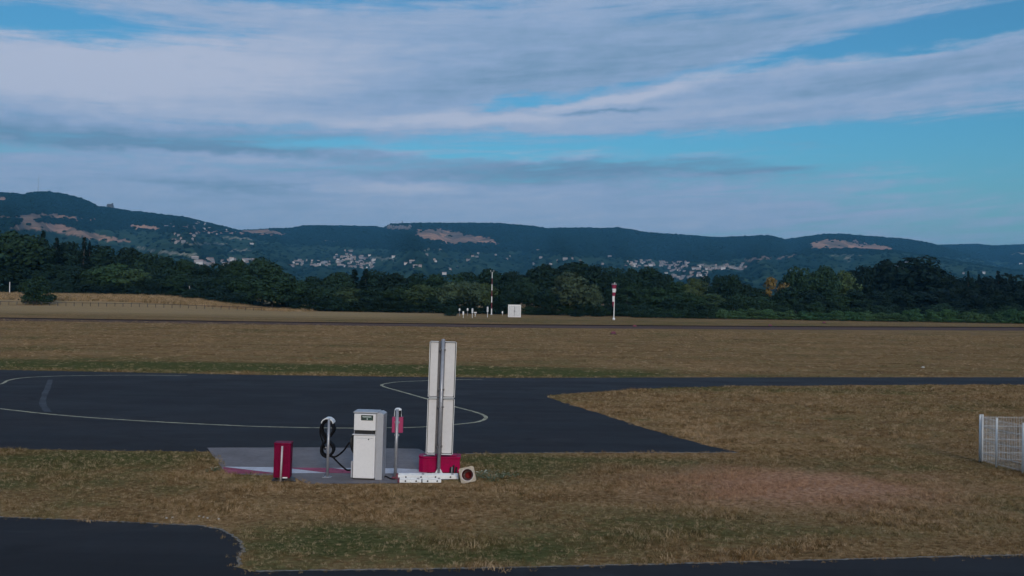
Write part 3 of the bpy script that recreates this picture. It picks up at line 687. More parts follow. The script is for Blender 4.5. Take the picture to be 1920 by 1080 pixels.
# ------------------------------------------------------------------ the wood behind the runway
ORD = ['first', 'second', 'third', 'fourth', 'fifth', 'sixth', 'seventh', 'eighth', 'ninth', 'tenth', 'eleventh', 'twelfth', 'thirteenth', 'fourteenth', 'fifteenth', 'sixteenth', 'seventeenth', 'eighteenth', 'nineteenth', 'twentieth']
ORD += ['twenty ' + w for w in ORD[:9]] + ['thirtieth'] + ['thirty ' + w for w in ORD[:9]]
TREES = [  # px, top, width px, depth, kind, leaf colour, own label (None = one of the mass of that stretch)
    (-70, 436, 120, 312, 'broadleaf', 'mid', 'tall green tree cut by the left edge of the picture'),
    (24, 437, 118, 306, 'broadleaf', 'mid', 'tallest bushy green tree at far left beside the dark conifers'),
    (82, 434, 34, 316, 'conifer', 'conifer', 'tallest dark conifer rising above the wood near the left edge'),
    (106, 447, 30, 318, 'conifer', 'conifer', 'dark conifer just right of the tallest one at far left'),
    (158, 446, 26, 318, 'conifer', 'conifer', 'pointed dark conifer standing alone above the left wood'),
    (168, 453, 20, 322, 'conifer', 'conifer', 'smaller pointed conifer close beside the lone dark conifer'),
    (130, 456, 70, 326, 'broadleaf', 'dark', None), (190, 462, 66, 326, 'broadleaf', 'dark', None), (236, 467, 62, 322, 'broadleaf', 'dark', None), (276, 477, 60, 318, 'broadleaf', 'mid', None),
    (312, 484, 52, 318, 'broadleaf', 'dark', None), (348, 489, 52, 318, 'broadleaf', 'mid', None), (382, 498, 54, 312, 'broadleaf', 'dark', None), (418, 495, 54, 312, 'broadleaf', 'dark', None), (456, 490, 56, 308, 'broadleaf', 'mid', None), (494, 486, 60, 306, 'broadleaf', 'mid', None),
    (512, 500, 76, 268, 'broadleaf', 'mid', 'full rounded tree at the right end of the hay bank'),
    (214, 496, 66, 304, 'broadleaf', 'light', 'paler green rounded tree in front of the left wood'),
    (254, 505, 62, 301, 'broadleaf', 'light', 'pale green tree right of the paler rounded tree'),
    (178, 500, 46, 305, 'broadleaf', 'mid', 'mid green tree left of the two pale rounded trees'),
    (100, 496, 70, 304, 'broadleaf', 'dark', 'low dark tree behind the lone bush on the bank'),
    (140, 500, 60, 306, 'broadleaf', 'dark', None), (20, 490, 80, 303, 'broadleaf', 'dark', None), (300, 512, 60, 301, 'broadleaf', 'dark', None), (340, 515, 60, 300, 'broadleaf', 'mid', None), (385, 520, 60, 298, 'broadleaf', 'dark', None), (430, 515, 60, 296, 'broadleaf', 'dark', None), (468, 517, 56, 290, 'broadleaf', 'mid', None),
    (560, 527, 56, 296, 'broadleaf', 'mid', 'low tree filling the dip right of the hay bank tree'),
    (592, 521, 60, 300, 'broadleaf', 'dark', None), (630, 512, 60, 305, 'broadleaf', 'mid', 'rounded tree below the middle village'),
    (664, 506, 44, 312, 'conifer', 'conifer', 'dark pointed conifer below the middle village'), (686, 505, 36, 316, 'conifer', 'conifer', 'second dark conifer below the middle village, right of the first'),
    (702, 509, 56, 320, 'broadleaf', 'dark', None), (742, 514, 60, 318, 'broadleaf', 'dark', None), (782, 515, 56, 316, 'broadleaf', 'dark', None), (818, 516, 56, 314, 'broadleaf', 'mid', None), (852, 516, 50, 310, 'broadleaf', 'mid', None), (886, 512, 54, 322, 'broadleaf', 'dark', None), (922, 507, 56, 322, 'broadleaf', 'dark', None), (962, 511, 54, 318, 'broadleaf', 'dark', None),
    (610, 536, 60, 284, 'broadleaf', 'mid', None), (655, 540, 60, 283, 'broadleaf', 'light', None), (700, 540, 60, 282, 'broadleaf', 'dark', None), (745, 538, 56, 282, 'broadleaf', 'mid', None), (790, 535, 60, 281, 'broadleaf', 'light', None),
    (848, 530, 46, 278, 'birch', 'pale', 'greyish pale tree left of the white instrument posts'), (884, 529, 48, 277, 'birch', 'pale', 'greyish pale tree directly behind the white instrument posts'), (912, 532, 40, 278, 'birch', 'olive', 'olive tree just left of the striped mast'),
    (948, 535, 56, 279, 'broadleaf', 'dark', None), (988, 522, 52, 284, 'broadleaf', 'mid', 'rounded tree right behind the white cabinet'),
    (1020, 498, 74, 318, 'broadleaf', 'dark', 'left half of the dark domed tree pair behind the birch'), (1074, 494, 90, 318, 'broadleaf', 'dark', 'right half of the dark domed tree pair behind the birch'),
    (1070, 513, 62, 276, 'birch', 'pale', 'grey green birch with thin white trunk between cabinet and windsock'),
    (1030, 540, 50, 277, 'broadleaf', 'dark', None), (1112, 534, 34, 277, 'birch', 'pale', 'pale feathery tree between the birch and the windsock'), (1118, 500, 50, 320, 'broadleaf', 'dark', None),
    (1148, 503, 50, 322, 'broadleaf', 'dark', 'dark tree rising directly behind the windsock'), (1178, 506, 46, 322, 'broadleaf', 'dark', None), (1214, 504, 62, 322, 'broadleaf', 'dark', 'dark rounded tree just left of the right village'),
    (1176, 540, 50, 284, 'poplar', 'mid', 'narrow upright tree just right of the windsock'), (1196, 530, 40, 286, 'poplar', 'mid', None), (1240, 516, 50, 318, 'broadleaf', 'dark', None), (1232, 540, 60, 290, 'broadleaf', 'mid', None), (1266, 530, 50, 300, 'broadleaf', 'mid', None), (1288, 534, 40, 300, 'broadleaf', 'olive', None),
    (1306, 522, 44, 306, 'poplar', 'olive', None), (1330, 519, 40, 308, 'poplar', 'dark', None), (1352, 517, 40, 308, 'poplar', 'dark', None), (1374, 518, 46, 306, 'broadleaf', 'dark', 'rounded dark tree right of the right village'), (1396, 534, 46, 306, 'broadleaf', 'dark', None), (1420, 542, 44, 306, 'broadleaf', 'dark', None),
    (1295, 550, 56, 290, 'broadleaf', 'mid', None), (1340, 552, 56, 292, 'broadleaf', 'light', None), (1385, 552, 56, 294, 'broadleaf', 'mid', None), (1425, 556, 50, 296, 'broadleaf', 'mid', None),
    (1454, 521, 46, 312, 'poplar', 'rust', 'rusty orange brown tree in the right wood'),
    (1496, 503, 52, 320, 'broadleaf', 'mid', 'left one of two tall trees right of the rusty tree'), (1536, 502, 58, 322, 'broadleaf', 'mid', 'right one of two tall trees right of the rusty tree'), (1578, 511, 54, 324, 'broadleaf', 'olive', 'yellow green edged tree left of the big dark trees'),
    (1480, 540, 50, 306, 'broadleaf', 'dark', None), (1520, 545, 56, 306, 'broadleaf', 'dark', None), (1560, 545, 56, 308, 'broadleaf', 'mid', None), (1600, 545, 56, 310, 'broadleaf', 'dark', None),
    (1618, 502, 56, 346, 'broadleaf', 'conifer', 'left shoulder tree of the big dark group at right'), (1664, 491, 80, 348, 'broadleaf', 'conifer', 'big very dark tree left of the tallest dark crown'), (1724, 484, 104, 346, 'broadleaf', 'conifer', 'broadest and tallest very dark tree in the right wood'),
    (1782, 519, 40, 352, 'broadleaf', 'conifer', None), (1815, 509, 18, 352, 'conifer', 'conifer', 'thin pointed conifer right of the broadest dark tree'), (1836, 515, 16, 354, 'conifer', 'conifer', 'shorter thin conifer right of the pointed one at right'), (1812, 522, 50, 356, 'broadleaf', 'conifer', None), (1850, 521, 54, 356, 'broadleaf', 'conifer', None), (1872, 509, 26, 354, 'conifer', 'conifer', 'dark pointed conifer nearest the right edge'), (1896, 516, 60, 356, 'broadleaf', 'conifer', 'very dark tree at the right edge of the picture'), (1950, 514, 70, 356, 'broadleaf', 'conifer', None), (2010, 512, 80, 356, 'broadleaf', 'dark', None),
    (1640, 548, 60, 322, 'broadleaf', 'dark', None), (1685, 545, 60, 324, 'broadleaf', 'conifer', None), (1730, 548, 64, 326, 'broadleaf', 'conifer', None), (1775, 546, 60, 328, 'broadleaf', 'conifer', None), (1820, 546, 60, 330, 'broadleaf', 'conifer', None), (1865, 546, 60, 332, 'broadleaf', 'conifer', None), (1910, 545, 60, 332, 'broadleaf', 'conifer', None), (1960, 545, 70, 334, 'broadleaf', 'conifer', None),
]
def stretch(px):
    if px < 540: return 'tree', 'dark green tree in the wood behind the hay bank'
    if px < 1000: return 'tree', 'tree in the wood between the hay bank and the white cabinet'
    if px < 1260: return 'tree', 'tree in the wood around the windsock, before the right village'
    if px < 1470: return 'tree', 'tree in the low wood below and right of the right village'
    if px < 1620: return 'tree', 'dark lower tree in front of the two tall trees at right'
    return 'tree', 'very dark tree in the thick wood at the right edge'
seen_ = {}
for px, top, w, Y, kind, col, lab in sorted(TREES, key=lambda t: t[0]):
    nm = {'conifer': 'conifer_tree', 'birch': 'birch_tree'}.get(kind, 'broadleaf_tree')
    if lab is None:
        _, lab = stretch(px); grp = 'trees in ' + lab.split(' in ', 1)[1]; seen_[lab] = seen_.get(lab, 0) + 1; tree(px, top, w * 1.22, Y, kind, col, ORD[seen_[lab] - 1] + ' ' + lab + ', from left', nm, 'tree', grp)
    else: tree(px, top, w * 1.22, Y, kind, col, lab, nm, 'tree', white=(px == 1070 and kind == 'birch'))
# lone bush on the bank, low shrubs along the foot of the wood
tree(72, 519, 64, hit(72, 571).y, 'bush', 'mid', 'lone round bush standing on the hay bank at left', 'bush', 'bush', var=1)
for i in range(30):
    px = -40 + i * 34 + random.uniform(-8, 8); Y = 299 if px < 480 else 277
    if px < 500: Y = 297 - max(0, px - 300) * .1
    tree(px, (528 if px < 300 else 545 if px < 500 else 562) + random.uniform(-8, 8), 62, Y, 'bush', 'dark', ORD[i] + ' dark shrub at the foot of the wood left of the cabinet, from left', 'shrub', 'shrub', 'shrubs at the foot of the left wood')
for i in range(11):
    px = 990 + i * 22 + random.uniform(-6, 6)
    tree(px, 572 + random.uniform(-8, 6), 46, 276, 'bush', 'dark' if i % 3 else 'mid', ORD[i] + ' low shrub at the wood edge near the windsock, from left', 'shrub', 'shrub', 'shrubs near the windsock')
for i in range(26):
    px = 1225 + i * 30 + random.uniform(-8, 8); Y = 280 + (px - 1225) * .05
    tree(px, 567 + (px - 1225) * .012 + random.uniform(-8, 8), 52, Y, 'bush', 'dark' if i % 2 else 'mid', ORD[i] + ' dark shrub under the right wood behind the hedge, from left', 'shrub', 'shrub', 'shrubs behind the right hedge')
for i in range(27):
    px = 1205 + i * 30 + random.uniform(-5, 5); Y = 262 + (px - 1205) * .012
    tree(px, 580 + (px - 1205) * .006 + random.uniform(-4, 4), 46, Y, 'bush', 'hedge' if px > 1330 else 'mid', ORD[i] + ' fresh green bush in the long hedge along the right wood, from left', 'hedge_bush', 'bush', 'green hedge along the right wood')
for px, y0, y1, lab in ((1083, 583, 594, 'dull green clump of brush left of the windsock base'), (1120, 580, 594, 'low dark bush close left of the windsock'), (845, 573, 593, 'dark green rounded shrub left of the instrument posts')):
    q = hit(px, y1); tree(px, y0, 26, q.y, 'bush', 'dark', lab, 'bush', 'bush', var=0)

# ------------------------------------------------------------------ villages
M_WALLS = [mat('house_wall_cream', (.31, .27, .26), .9, .15, .2), mat('house_wall_white', (.56, .55, .55), .9, .1, .2), mat('house_wall_grey', (.24, .23, .23), .9, .2, .2)]
M_ROOFS = [mat('roof_brown', (.20, .135, .115), .9, .25, .3), mat('roof_grey', (.23, .21, .21), .9, .25, .3), mat('roof_pale', (.40, .33, .29), .9, .25, .3)]
HW, HR = [], []
for (w, d, h, rh) in ((11, 8, 5, 3.0), (15, 9, 5.5, 3.2), (20, 11, 6, 3.6)):
    HW.append([MB().prism_y([(-w / 2, -3), (w / 2, -3), (w / 2, h), (-w / 2, h)], -d / 2, d / 2).mesh('house', m_) for m_ in M_WALLS])
    a = MB()
    a.add([(-w / 2 - .5, -d / 2 - .6, h), (w / 2 + .5, -d / 2 - .6, h), (w / 2 + .5, 0, h + rh), (-w / 2 - .5, 0, h + rh), (-w / 2 - .5, d / 2 + .6, h), (w / 2 + .5, d / 2 + .6, h)], [(0, 1, 2, 3), (3, 2, 5, 4), (0, 3, 4), (1, 5, 2), (0, 4, 5, 1)])
    HR.append([a.mesh('roof', m_) for m_ in M_ROOFS])
def house(px, py, label, group=None, size=None, wall=None, roof=None, rz=None, scale=1.0):
    h = hill_hit(px, py)
    if h is None: return None
    q = hpos(*h); i = random.randrange(3) if size is None else size
    o = link('house', HW[i][random.choice((0, 0, 0, 1, 2, 2, 2)) if wall is None else wall], None, (q.x, q.y, q.z + .3))
    o.rotation_euler.z = -h[0] + (random.choice((0, 0, 1.57, .5, -.4)) if rz is None else rz); o.scale = (scale * .68,) * 3
    tag(o, label, 'house', group)
    link('roof', HR[i][random.randrange(3) if roof is None else roof], o)
def cluster(n_, xr, yr, label, group, **kw):
    cnt_ = {}
    pp = sorted((random.uniform(*xr), random.uniform(*yr)) for _ in range(n_))
    for i, (x, y) in enumerate(pp):
        row = min(3, int(4 * (y - yr[0]) / (yr[1] - yr[0]))) if n_ > 26 else None; cnt_[row] = cnt_.get(row, 0) + 1
        house(x, y, ORD[cnt_[row] - 1] + ' ' + label + ', from left' if row is None else ORD[cnt_[row] - 1] + ' ' + label + ', from left in ' + ('the top row', 'the second row', 'the third row', 'the bottom row')[row], group, **kw)
cluster(70, (628, 700), (480, 503), 'pale house in the dense middle village', 'houses of the middle village')
cluster(7, (618, 660), (470, 480), 'house on the upper edge of the middle village', 'upper houses of the middle village')
cluster(26, (546, 618), (489, 501), 'house in the low row left of the middle village', 'houses left of the middle village')
cluster(20, (362, 440), (485, 500), 'house in the hamlet just above the left wood', 'houses of the left hamlet')
cluster(7, (450, 485), (488, 494), 'house between the left hamlet and the middle village', 'houses between hamlet and village')
cluster(22, (310, 440), (416, 432), 'small house high on the left hillside', 'houses high on the left hill')
cluster(14, (320, 420), (438, 458), 'small house halfway down the left hillside', 'houses halfway down the left hill')
cluster(60, (1172, 1290), (489, 502), 'pale house in upper right village', 'upper houses of the right village')
cluster(36, (1240, 1330), (502, 524), 'house in lower right village', 'lower houses of the right village')
cluster(26, (1310, 1400), (494, 510), 'house in the right end of the right village', 'right end of the right village')
cluster(16, (740, 960), (475, 508), 'lone pale house scattered on the slope above the mast', 'scattered houses above the mast')
cluster(12, (960, 1160), (470, 500), 'lone pale house scattered on the slope above the birch', 'scattered houses above the birch')
cluster(8, (1640, 1920), (492, 520), 'tiny pale house low on the right slope', 'houses low on the right slope')
for px, py, lab, sc_ in ((701, 489, 'bright white house at the right end of the middle village', 1.25), (695, 498, 'bright white house just below the one ending the middle village', 1.1), (738, 483, 'white house alone to the right of the middle village', 1.2),
                    (472, 459, 'bright white house alone left of the middle slope', 1.2), (1311, 501, 'bright white house standing out in the right village', 1.2), (1187, 499, 'long white building at the left end of the right village', 1.5), (1220, 499, 'long white building in the middle of the right village', 1.5),
                    (1356, 505, 'white building at the right of the right village', 1.3), (598, 498, 'white house at the right end of the low row', 1.2), (372, 497, 'white house at the foot of the left hamlet', 1.5), (434, 487, 'white house at the right end of the left hamlet', 1.1), (833, 515, 'white house just above the wood left of the mast', 1.1)):
    house(px, py, lab, size=1, wall=1, roof=2, rz=0, scale=sc_)
# things on the crests
def crest_point(px, lay):
    D, d0, A, Z = LT[lay]; a = azel(px, 420)[0]; return hpos(a, D, float(np.interp(a, A, Z)))
M_STEEL = mat('grey_steel', (.30, .31, .33), .5, .15, 4, metal=.6)
q = crest_point(70, 2); o = thing('radio_mast', 'very thin radio mast on the left hill crest', 'mast', q)
part('lattice', MB().tube([(0, 0, -4), (0, 0, 34), (0, 0, 66)], [1.0, .7, .3], 6), M_STEEL, o); part('antenna', MB().tube([(0, 0, 66), (0, 0, 74)], .18, 6), M_STEEL, o)
for k in range(3): part('guy_wire', MB().tube([(0, 0, 50), (18 * math.cos(k * 2.1), 18 * math.sin(k * 2.1), -2)], .06, 4), M_STEEL, o)
q = crest_point(754, 1); o = thing('hilltop_monument', 'tiny dark pillar on the crest above the pale cliff', 'monument', q)
M_DSTONE = mat('dark_stone', (.10, .095, .10), .9, .3, 1)
part('base', MB().box((0, 0, 3.5), (9, 6, 9)), M_DSTONE, o); part('pillar', MB().tube([(0, 0, 8), (0, 0, 19)], [2.0, 1.0], 8), M_DSTONE, o)
q = crest_point(206, 2); o = thing('hilltop_building', 'small dark building on the left hill crest', 'building', q)
part('wall', MB().box((0, 0, 5), (24, 12, 14)), M_DSTONE, o); part('roof', MB().prism_y([(-13, 12), (13, 12), (7, 17), (-7, 17)], -7, 7), M_DSTONE, o); part('tower', MB().box((9, 0, 13), (5, 5, 16)), M_DSTONE, o)

# ------------------------------------------------------------------ weather station and windsock across the runway
M_WHITE = mat('white_paint', (.74, .74, .73), .5, .10, 4); M_RED = mat('red_paint', (.24, .010, .050), .5, .2, 4); M_DKRED = mat('dark_red_paint', (.15, .03, .05), .6, .2, 4)
M_GREYP = mat('grey_galvanised', (.36, .36, .38), .45, .2, 8, metal=.5)
M_DARK = mat('dark_rubber', (.018, .018, .021), .7, .25, 8)
q = hit(921.5, 590); s_ = 1 / sz(q); H = (590 - 507) * s_
o = thing('wind_mast', 'tall thin red and white mast with a crossbar on top', 'mast', q)
for k in range(7): part('mast_section', MB().tube([(0, 0, H * .96 * k / 7), (0, 0, H * .96 * (k + 1) / 7)], [.17 - .012 * k, .17 - .012 * (k + 1)], 10), M_WHITE if k % 2 == 0 else M_DKRED, o)
part('crossbar', MB().tube([(-.5, 0, H * .965), (.5, 0, H * .965)], .05, 6), M_GREYP, o)
for k in (-1, 1):
    part('wind_sensor', MB().tube([(k * .45, 0, H * .965), (k * .45, 0, H * 1.0)], .06, 8).box((k * .45, 0, H * 1.0), (.32, .06, .10)), M_GREYP, o)
part('base_plate', MB().box((0, 0, .06), (.7, .7, .12)), M_GREYP, o)
# white cabinet
q = hit(964.5, 595); s_ = 1 / sz(q); w, h = 24 * s_, 23.5 * s_
o = thing('equipment_cabinet', 'white box shelter with double doors standing before the wood', 'cabinet', q, .02)
part('plinth', MB().box((0, .9, .07), (w * 1.02, 1.9, .14)), M_GREYP, o); part('body', MB().box((0, .9, .14 + (h - .2) / 2), (w, 1.8, h - .2)), M_WHITE, o, .02)
part('roof', MB().box((0, .9, h - .02), (w * 1.05, 1.98, .1)), M_WHITE, o, .02)
M_DOOR = mat('cabinet_door', (.55, .56, .57), .5, .12, 3)
part('door_gap', MB().box((.0, -.012, h * .5), (.05, .02, h * .80)), M_DARK, o)
for k in (-1, 1):
    d_ = part('door', MB().box((k * w * .225, -.03, h * .5), (w * .435, .05, h * .80)), M_DOOR, o, .01)
    part('handle', MB().tube([(k * .10, -.08, h * .42), (k * .10, -.08, h * .56)], .03, 6), M_DARK, d_)
    for j in range(6): part('rib', MB().box((k * w * (.09 + .05 * j), -.066, h * .5), (.025, .02, h * .72)), M_WHITE, d_)
# instrument posts: each with the head that the photo shows
def post(px, y0, y1, head, label):
    q = hit(px, y1); s_ = 1 / sz(q); h = (y1 - y0) * s_
    o = thing('instrument_post', label, 'instrument', q, 0, 'weather instruments')
    if head == 'round':
        part('pole', MB().tube([(0, 0, 0), (0, 0, h * .62)], .05, 8), M_GREYP, o); part('dome', MB().lathe([(.01, h), (.17, h * .96), (.24, h * .84), (.22, h * .70), (.10, h * .62), (.01, h * .60)], n=14), M_WHITE, o, smooth=True)
    elif head == 'screen':
        part('pole', MB().tube([(0, 0, 0), (0, 0, h * .55)], .06, 8), M_WHITE, o)
        for k in range(6): part('louvre', MB().lathe([(.12, h * (.5 + .075 * k)), (.24, h * (.51 + .075 * k)), (.22, h * (.55 + .075 * k)), (.10, h * (.57 + .075 * k))], n=12), M_WHITE, o)
        part('cap', MB().lathe([(.2, h * .95), (.12, h * .99), (.01, h)], n=12), M_WHITE, o)
    elif head == 'table':
        part('pole', MB().tube([(0, 0, 0), (0, 0, h * .8)], .05, 8), M_WHITE, o); part('top_bar', MB().box((0, 0, h * .92), (.72, .2, h * .16)), M_WHITE, o)
        for k in (-1, 1): part('strut', MB().tube([(0, 0, h * .45), (k * .3, 0, h * .85)], .03, 6), M_WHITE, o)
    else:
        part('pole', MB().tube([(0, 0, 0), (0, 0, h * .45)], .06, 8), M_WHITE, o); part('sensor_box', MB().box((0, 0, h * .72), (.34, .28, h * .5)), M_WHITE, o, .02)
    return o
post(861.5, 578, 592, 'round', 'leftmost white instrument, small round head on a thin pole')
post(868.5, 583.5, 596, 'box', 'second white instrument from the left, short with boxy head')
post(876.5, 577.5, 592, 'round', 'tall round headed white instrument left of the louvred one')
post(885.5, 578, 596, 'screen', 'white louvred instrument in the middle of the small posts')
post(891, 585, 594, 'table', 'short white T shaped instrument on the right of the small posts')
post(914, 575, 595, 'screen', 'tall white louvred instrument right beside the striped mast')
post(942, 583.5, 591, 'box', 'small white instrument box left of the white cabinet')
# windsock
q = hit(1150, 600.5); s_ = 1 / sz(q); H = (600 - 529) * s_
o = thing('windsock', 'limp red and white striped windsock hanging on its pole', 'windsock', q, 0, tilt=(0, R(.6)))
part('pole', MB().tube([(.10, 0, 0), (.10, 0, H * .6), (.10, 0, H * 1.0)], [.13, .10, .08], 10), M_WHITE, o); part('arm_ring', MB().lathe([(.62, H * .935), (.66, H * .95), (.62, H * .965), (.58, H * .95), (.62, H * .935)], c=(-.10, -.62, 0), n=20), M_GREYP, o)
zt = [.945, .835, .735, .64, .49, .36]; rr_ = [.60, .45, .37, .30, .22, .11]
for k in range(5):
    mb = MB(); V = []; F = []; m = 16; rows = 5
    for r_ in range(rows):
        t = r_ / (rows - 1); z = H * (zt[k] * (1 - t) + zt[k + 1] * t); rad = rr_[k] * (1 - t) + rr_[k + 1] * t
        for j in range(m):
            w_ = 6.2832 * j / m; fold = 1 + (.16 * math.sin(3 * w_ + k + t) + .08 * math.sin(5 * w_ + 2 * k)) * (1 if k else .3)
            V.append((-.10 - .02 * k + rad * fold * math.cos(w_), rad * .8 * fold * math.sin(w_) - .62 + .04 * k, z))
    for r_ in range(rows - 1):
        for j in range(m): F.append((r_ * m + j, r_ * m + (j + 1) % m, (r_ + 1) * m + (j + 1) % m, (r_ + 1) * m + j))
    part('stripe', mb.add(V, F), M_RED if k % 2 == 0 else M_WHITE, o, smooth=True)
part('ballast', MB().lathe([(.01, .62), (.26, .55), (.34, .30), (.26, .05), (.01, 0)], c=(.1, -.1, 0), n=14), M_WHITE, o, smooth=True)
# low runway edge markers
for px, py, lab in ((1190, 613.5, 'small dark marker on the runway edge right of the windsock'), (1150, 627, 'small dark marker in the grass below the windsock'), (1545, 606.5, 'small dark red marker in the grass before the right hedge'), (1444, 612, 'short dark post near the runway below the rusty tree')):
    q = hit(px, py); o = thing('runway_marker', lab, 'marker', q, random.uniform(-.3, .3))
    part('base', MB().box((0, 0, .06), (.9, .5, .12)), M_DARK, o); part('body', MB().prism_y([(-.38, .12), (.38, .12), (.22, .42), (-.22, .42)], -.18, .18), M_DKRED, o)
# slender pale poles at the left wood edge
for px, y0, y1, lab, lean in ((18, 529, 546, 'thin pale post in front of the wood near the left edge', 0), (390.5, 543, 565, 'thin pale post standing above the hay, right of the leaning stake', 0), (359, 536, 560, 'thin leaning stake at the wood edge above the hay', -.18)):
    q = atY(px, y1, 291); q.z = float(gz(q.x, q.y)); h = atY(px, y0, 291).z - q.z
    o = thing('pale_post', lab, 'post', q, 0, tilt=(0, lean)); part('pole', MB().tube([(0, 0, -.2), (0, 0, h)], [.13, .10], 8), M_WHITE if lean == 0 else M_GREYP, o); part('cap', MB().tube([(0, 0, h), (0, 0, h + .06)], .13, 8), M_GREYP, o)
# low rail fence along the bank
M_WOODP = mat('weathered_wood', (.060, .045, .040), .85, .35, 6)
o = None
fpx = [-60 + 15.3 * i for i in range(37)]
fp = []
for x in fpx:
    yb = np.interp(x, [-60, 0, 100, 220, 300, 420, 500], [570.5, 571.5, 573.5, 575, 576.5, 580.5, 583]); fp.append(hit(x, float(yb)))
o = thing('rail_fence', 'low dark post and rail fence along the foot of the hay bank', 'fence', fp[0])
fh = .95
for i, q in enumerate(fp):
    part('post', MB().tube([(q.x - fp[0].x, q.y - fp[0].y, q.z - fp[0].z - .15), (q.x - fp[0].x, q.y - fp[0].y, q.z - fp[0].z + fh + .05)], .075, 7), M_WOODP, o)
    if i:
        a_ = fp[i - 1] - fp[0] + Vector((0, -.10, fh - .08)); c_ = q - fp[0] + Vector((0, -.10, fh - .08)); part('rail', MB().tube([a_, c_], .065, 6), M_WOODP, o)

# ------------------------------------------------------------------ fuel point
M_PUMPW = mat('pump_white', (.72, .70, .69), .38, .06, 2.0); M_PUMPG = mat('pump_grey', (.36, .36, .38), .42, .10, 2.0); M_BLACK = mat('black_plastic', (.012, .012, .014), .5, .2, 9)
M_RUB = mat('hose_rubber', (.007, .007, .009), .7, .25, 14, spec=.12)
M_GRN = mat('dark_green_plate', (.008, .022, .016), .4, .15, 9); M_TXT = mat('plate_print', (.55, .62, .58), .5, .1, 9)
q = hit(687, 900); px_ = 1 / sz(q)
o = thing('fuel_pump', 'white and grey fuel dispenser with a dark green plate on its head', 'fuel pump', q, R(-2), tilt=(0, R(.5)))
def X(px): return (px - 687) * px_
def Zp(py): return (900 - py) * px_
cw = .72
D0, D1 = .0, .52      # y front / back
part('plinth', MB().box((X(681), .27, .035), (.56, .46, .09)), M_BLACK, o)
body = part('cabinet', MB().prism_y([(X(660.5), .06), (X(703), .06), (X(703), Zp(775)), (X(660.5), Zp(775))], .03, D1), M_PUMPG, o, .008)
part('side_column', MB().prism_y([(X(702.4), 0.0), (X(715.5), 0.0), (X(716), Zp(777)), (X(709), Zp(773.5)), (X(702.4), Zp(774.5))], .012, D1 + .02), M_PUMPG, o, .012)
part('top_cap', MB().box((X(682), .25, Zp(774.5) + .008), (X(704) - X(660) + .02, .56, .035)), M_PUMPG, o, .01)
hd_ = part('head_panel', MB().box(((X(661.5) + X(702)) / 2, -.01, (Zp(776.5) + Zp(807)) / 2), (X(702) - X(661.5), .10, Zp(776.5) - Zp(807))), M_PUMPW, o, .014)
part('slot', MB().box((X(681.5), .026, Zp(811)), (X(701) - X(662), .02, .09)), M_BLACK, o)
part('ledge', MB().box((X(680), -.02, Zp(815.3)), (X(701) - X(659), .12, .018)), M_PUMPW, o, .004)
dr = part('door_panel', MB().box(((X(661.5) + X(702)) / 2, -.01, (Zp(817) + Zp(896.5)) / 2), (X(702) - X(661.5), .09, Zp(817) - Zp(896.5))), M_PUMPW, o, .016)
part('seam', MB().box((X(682), -.0565, Zp(821.5)), (.46, .004, .008)), M_PUMPG, dr); part('lock', MB().lathe([(.001, 0), (.016, 0), (.016, .012), (.001, .012)], c=(X(690), -.058, Zp(823.5)), n=12, M=Matrix.Rotation(R(90), 3, 'X')), M_BLACK, dr)
pl = part('name_plate', MB().box((X(686), -.066, Zp(783.2)), (.31, .012, .135)), M_GRN, hd_, .005)
tx = MB(); x = X(677.2)
for w_ in (.020, .024, .018, .024, .020, .024, .020, .026, .022): tx.box((x + w_ / 2, -.0735, Zp(781.4)), (w_ * .78, .003, .036 + random.uniform(-.004, .004))); x += w_ + .004
part('upper_print', tx, M_TXT, pl, label='row of pale blurred lettering')
part('white_dot', MB().lathe([(.001, 0), (.017, 0), (.017, .004), (.001, .004)], c=(X(686.3), -.0725, Zp(785.4)), n=16, M=Matrix.Rotation(R(90), 3, 'X')), M_TXT, pl)
part('green_field', MB().box((X(691.8), -.0735, Zp(785.4)), (.11, .003, .036)), mat('plate_green', (.035, .075, .058), .5), pl)
tx = MB()
for k in range(5): tx.box((X(677.8 + k * 1.55), -.0735, Zp(785.4)), (.013, .003, .02))
part('lower_print', tx, mat('plate_dim', (.10, .14, .125), .5), pl)
# nozzle and holster on the left flank
ho = part('nozzle_holster', MB().box((X(658.5), .20, Zp(834)), (.05, .22, .46)), M_BLACK, o, .012)
part('nozzle', MB().tube([(X(656.5), .10, Zp(818)), (X(655.2), .06, Zp(823)), (X(655.5), .04, Zp(829)), (X(656), .03, Zp(838)), (X(657.5), .05, Zp(846))], [.018, .028, .030, .024, .02], 8), M_BLACK, ho, smooth=True)
part('guard', MB().tube([(X(655.2), .03, Zp(826)), (X(653.6), .02, Zp(831)), (X(655), .02, Zp(837))], .008, 6), M_BLACK, ho)
part('kick_panel', MB().box((X(657.6), .26, Zp(882)), (.045, .40, .42)), M_PUMPG, o, .008)
pump_at = q.copy()
# hose stand
qh = hit(613.5, 895); ph = 1 / sz(qh)
o = thing('hose_stand', 'thin galvanised post with a white curved hanger holding the hose', 'hose stand', qh, 0, tilt=(0, R(.7)))
HH = (895 - 785) * ph
part('post', MB().tube([(0, 0, 0), (0, 0, HH)], .036, 12), M_GREYP, o, smooth=True)
part('base_plate', MB().box((0, 0, .012), (.22, .20, .024)), M_GREYP, o, .003)
for sx in (-1, 1):
    for sy in (-1, 1): part('bolt', MB().tube([(sx * .085, sy * .075, .02), (sx * .085, sy * .075, .045)], .011, 6), M_DARK, o)
def arc(cx, cz, rx, rz, a0, a1, y, m=12): return [(cx + rx * math.cos(R(a0 + (a1 - a0) * i / m)), y, cz + rz * math.sin(R(a0 + (a1 - a0) * i / m))) for i in range(m + 1)]
mb = MB(); P0 = arc(-.045, HH - .16, .165, .17, 15, 165, .03, 16)
V = []; F = []
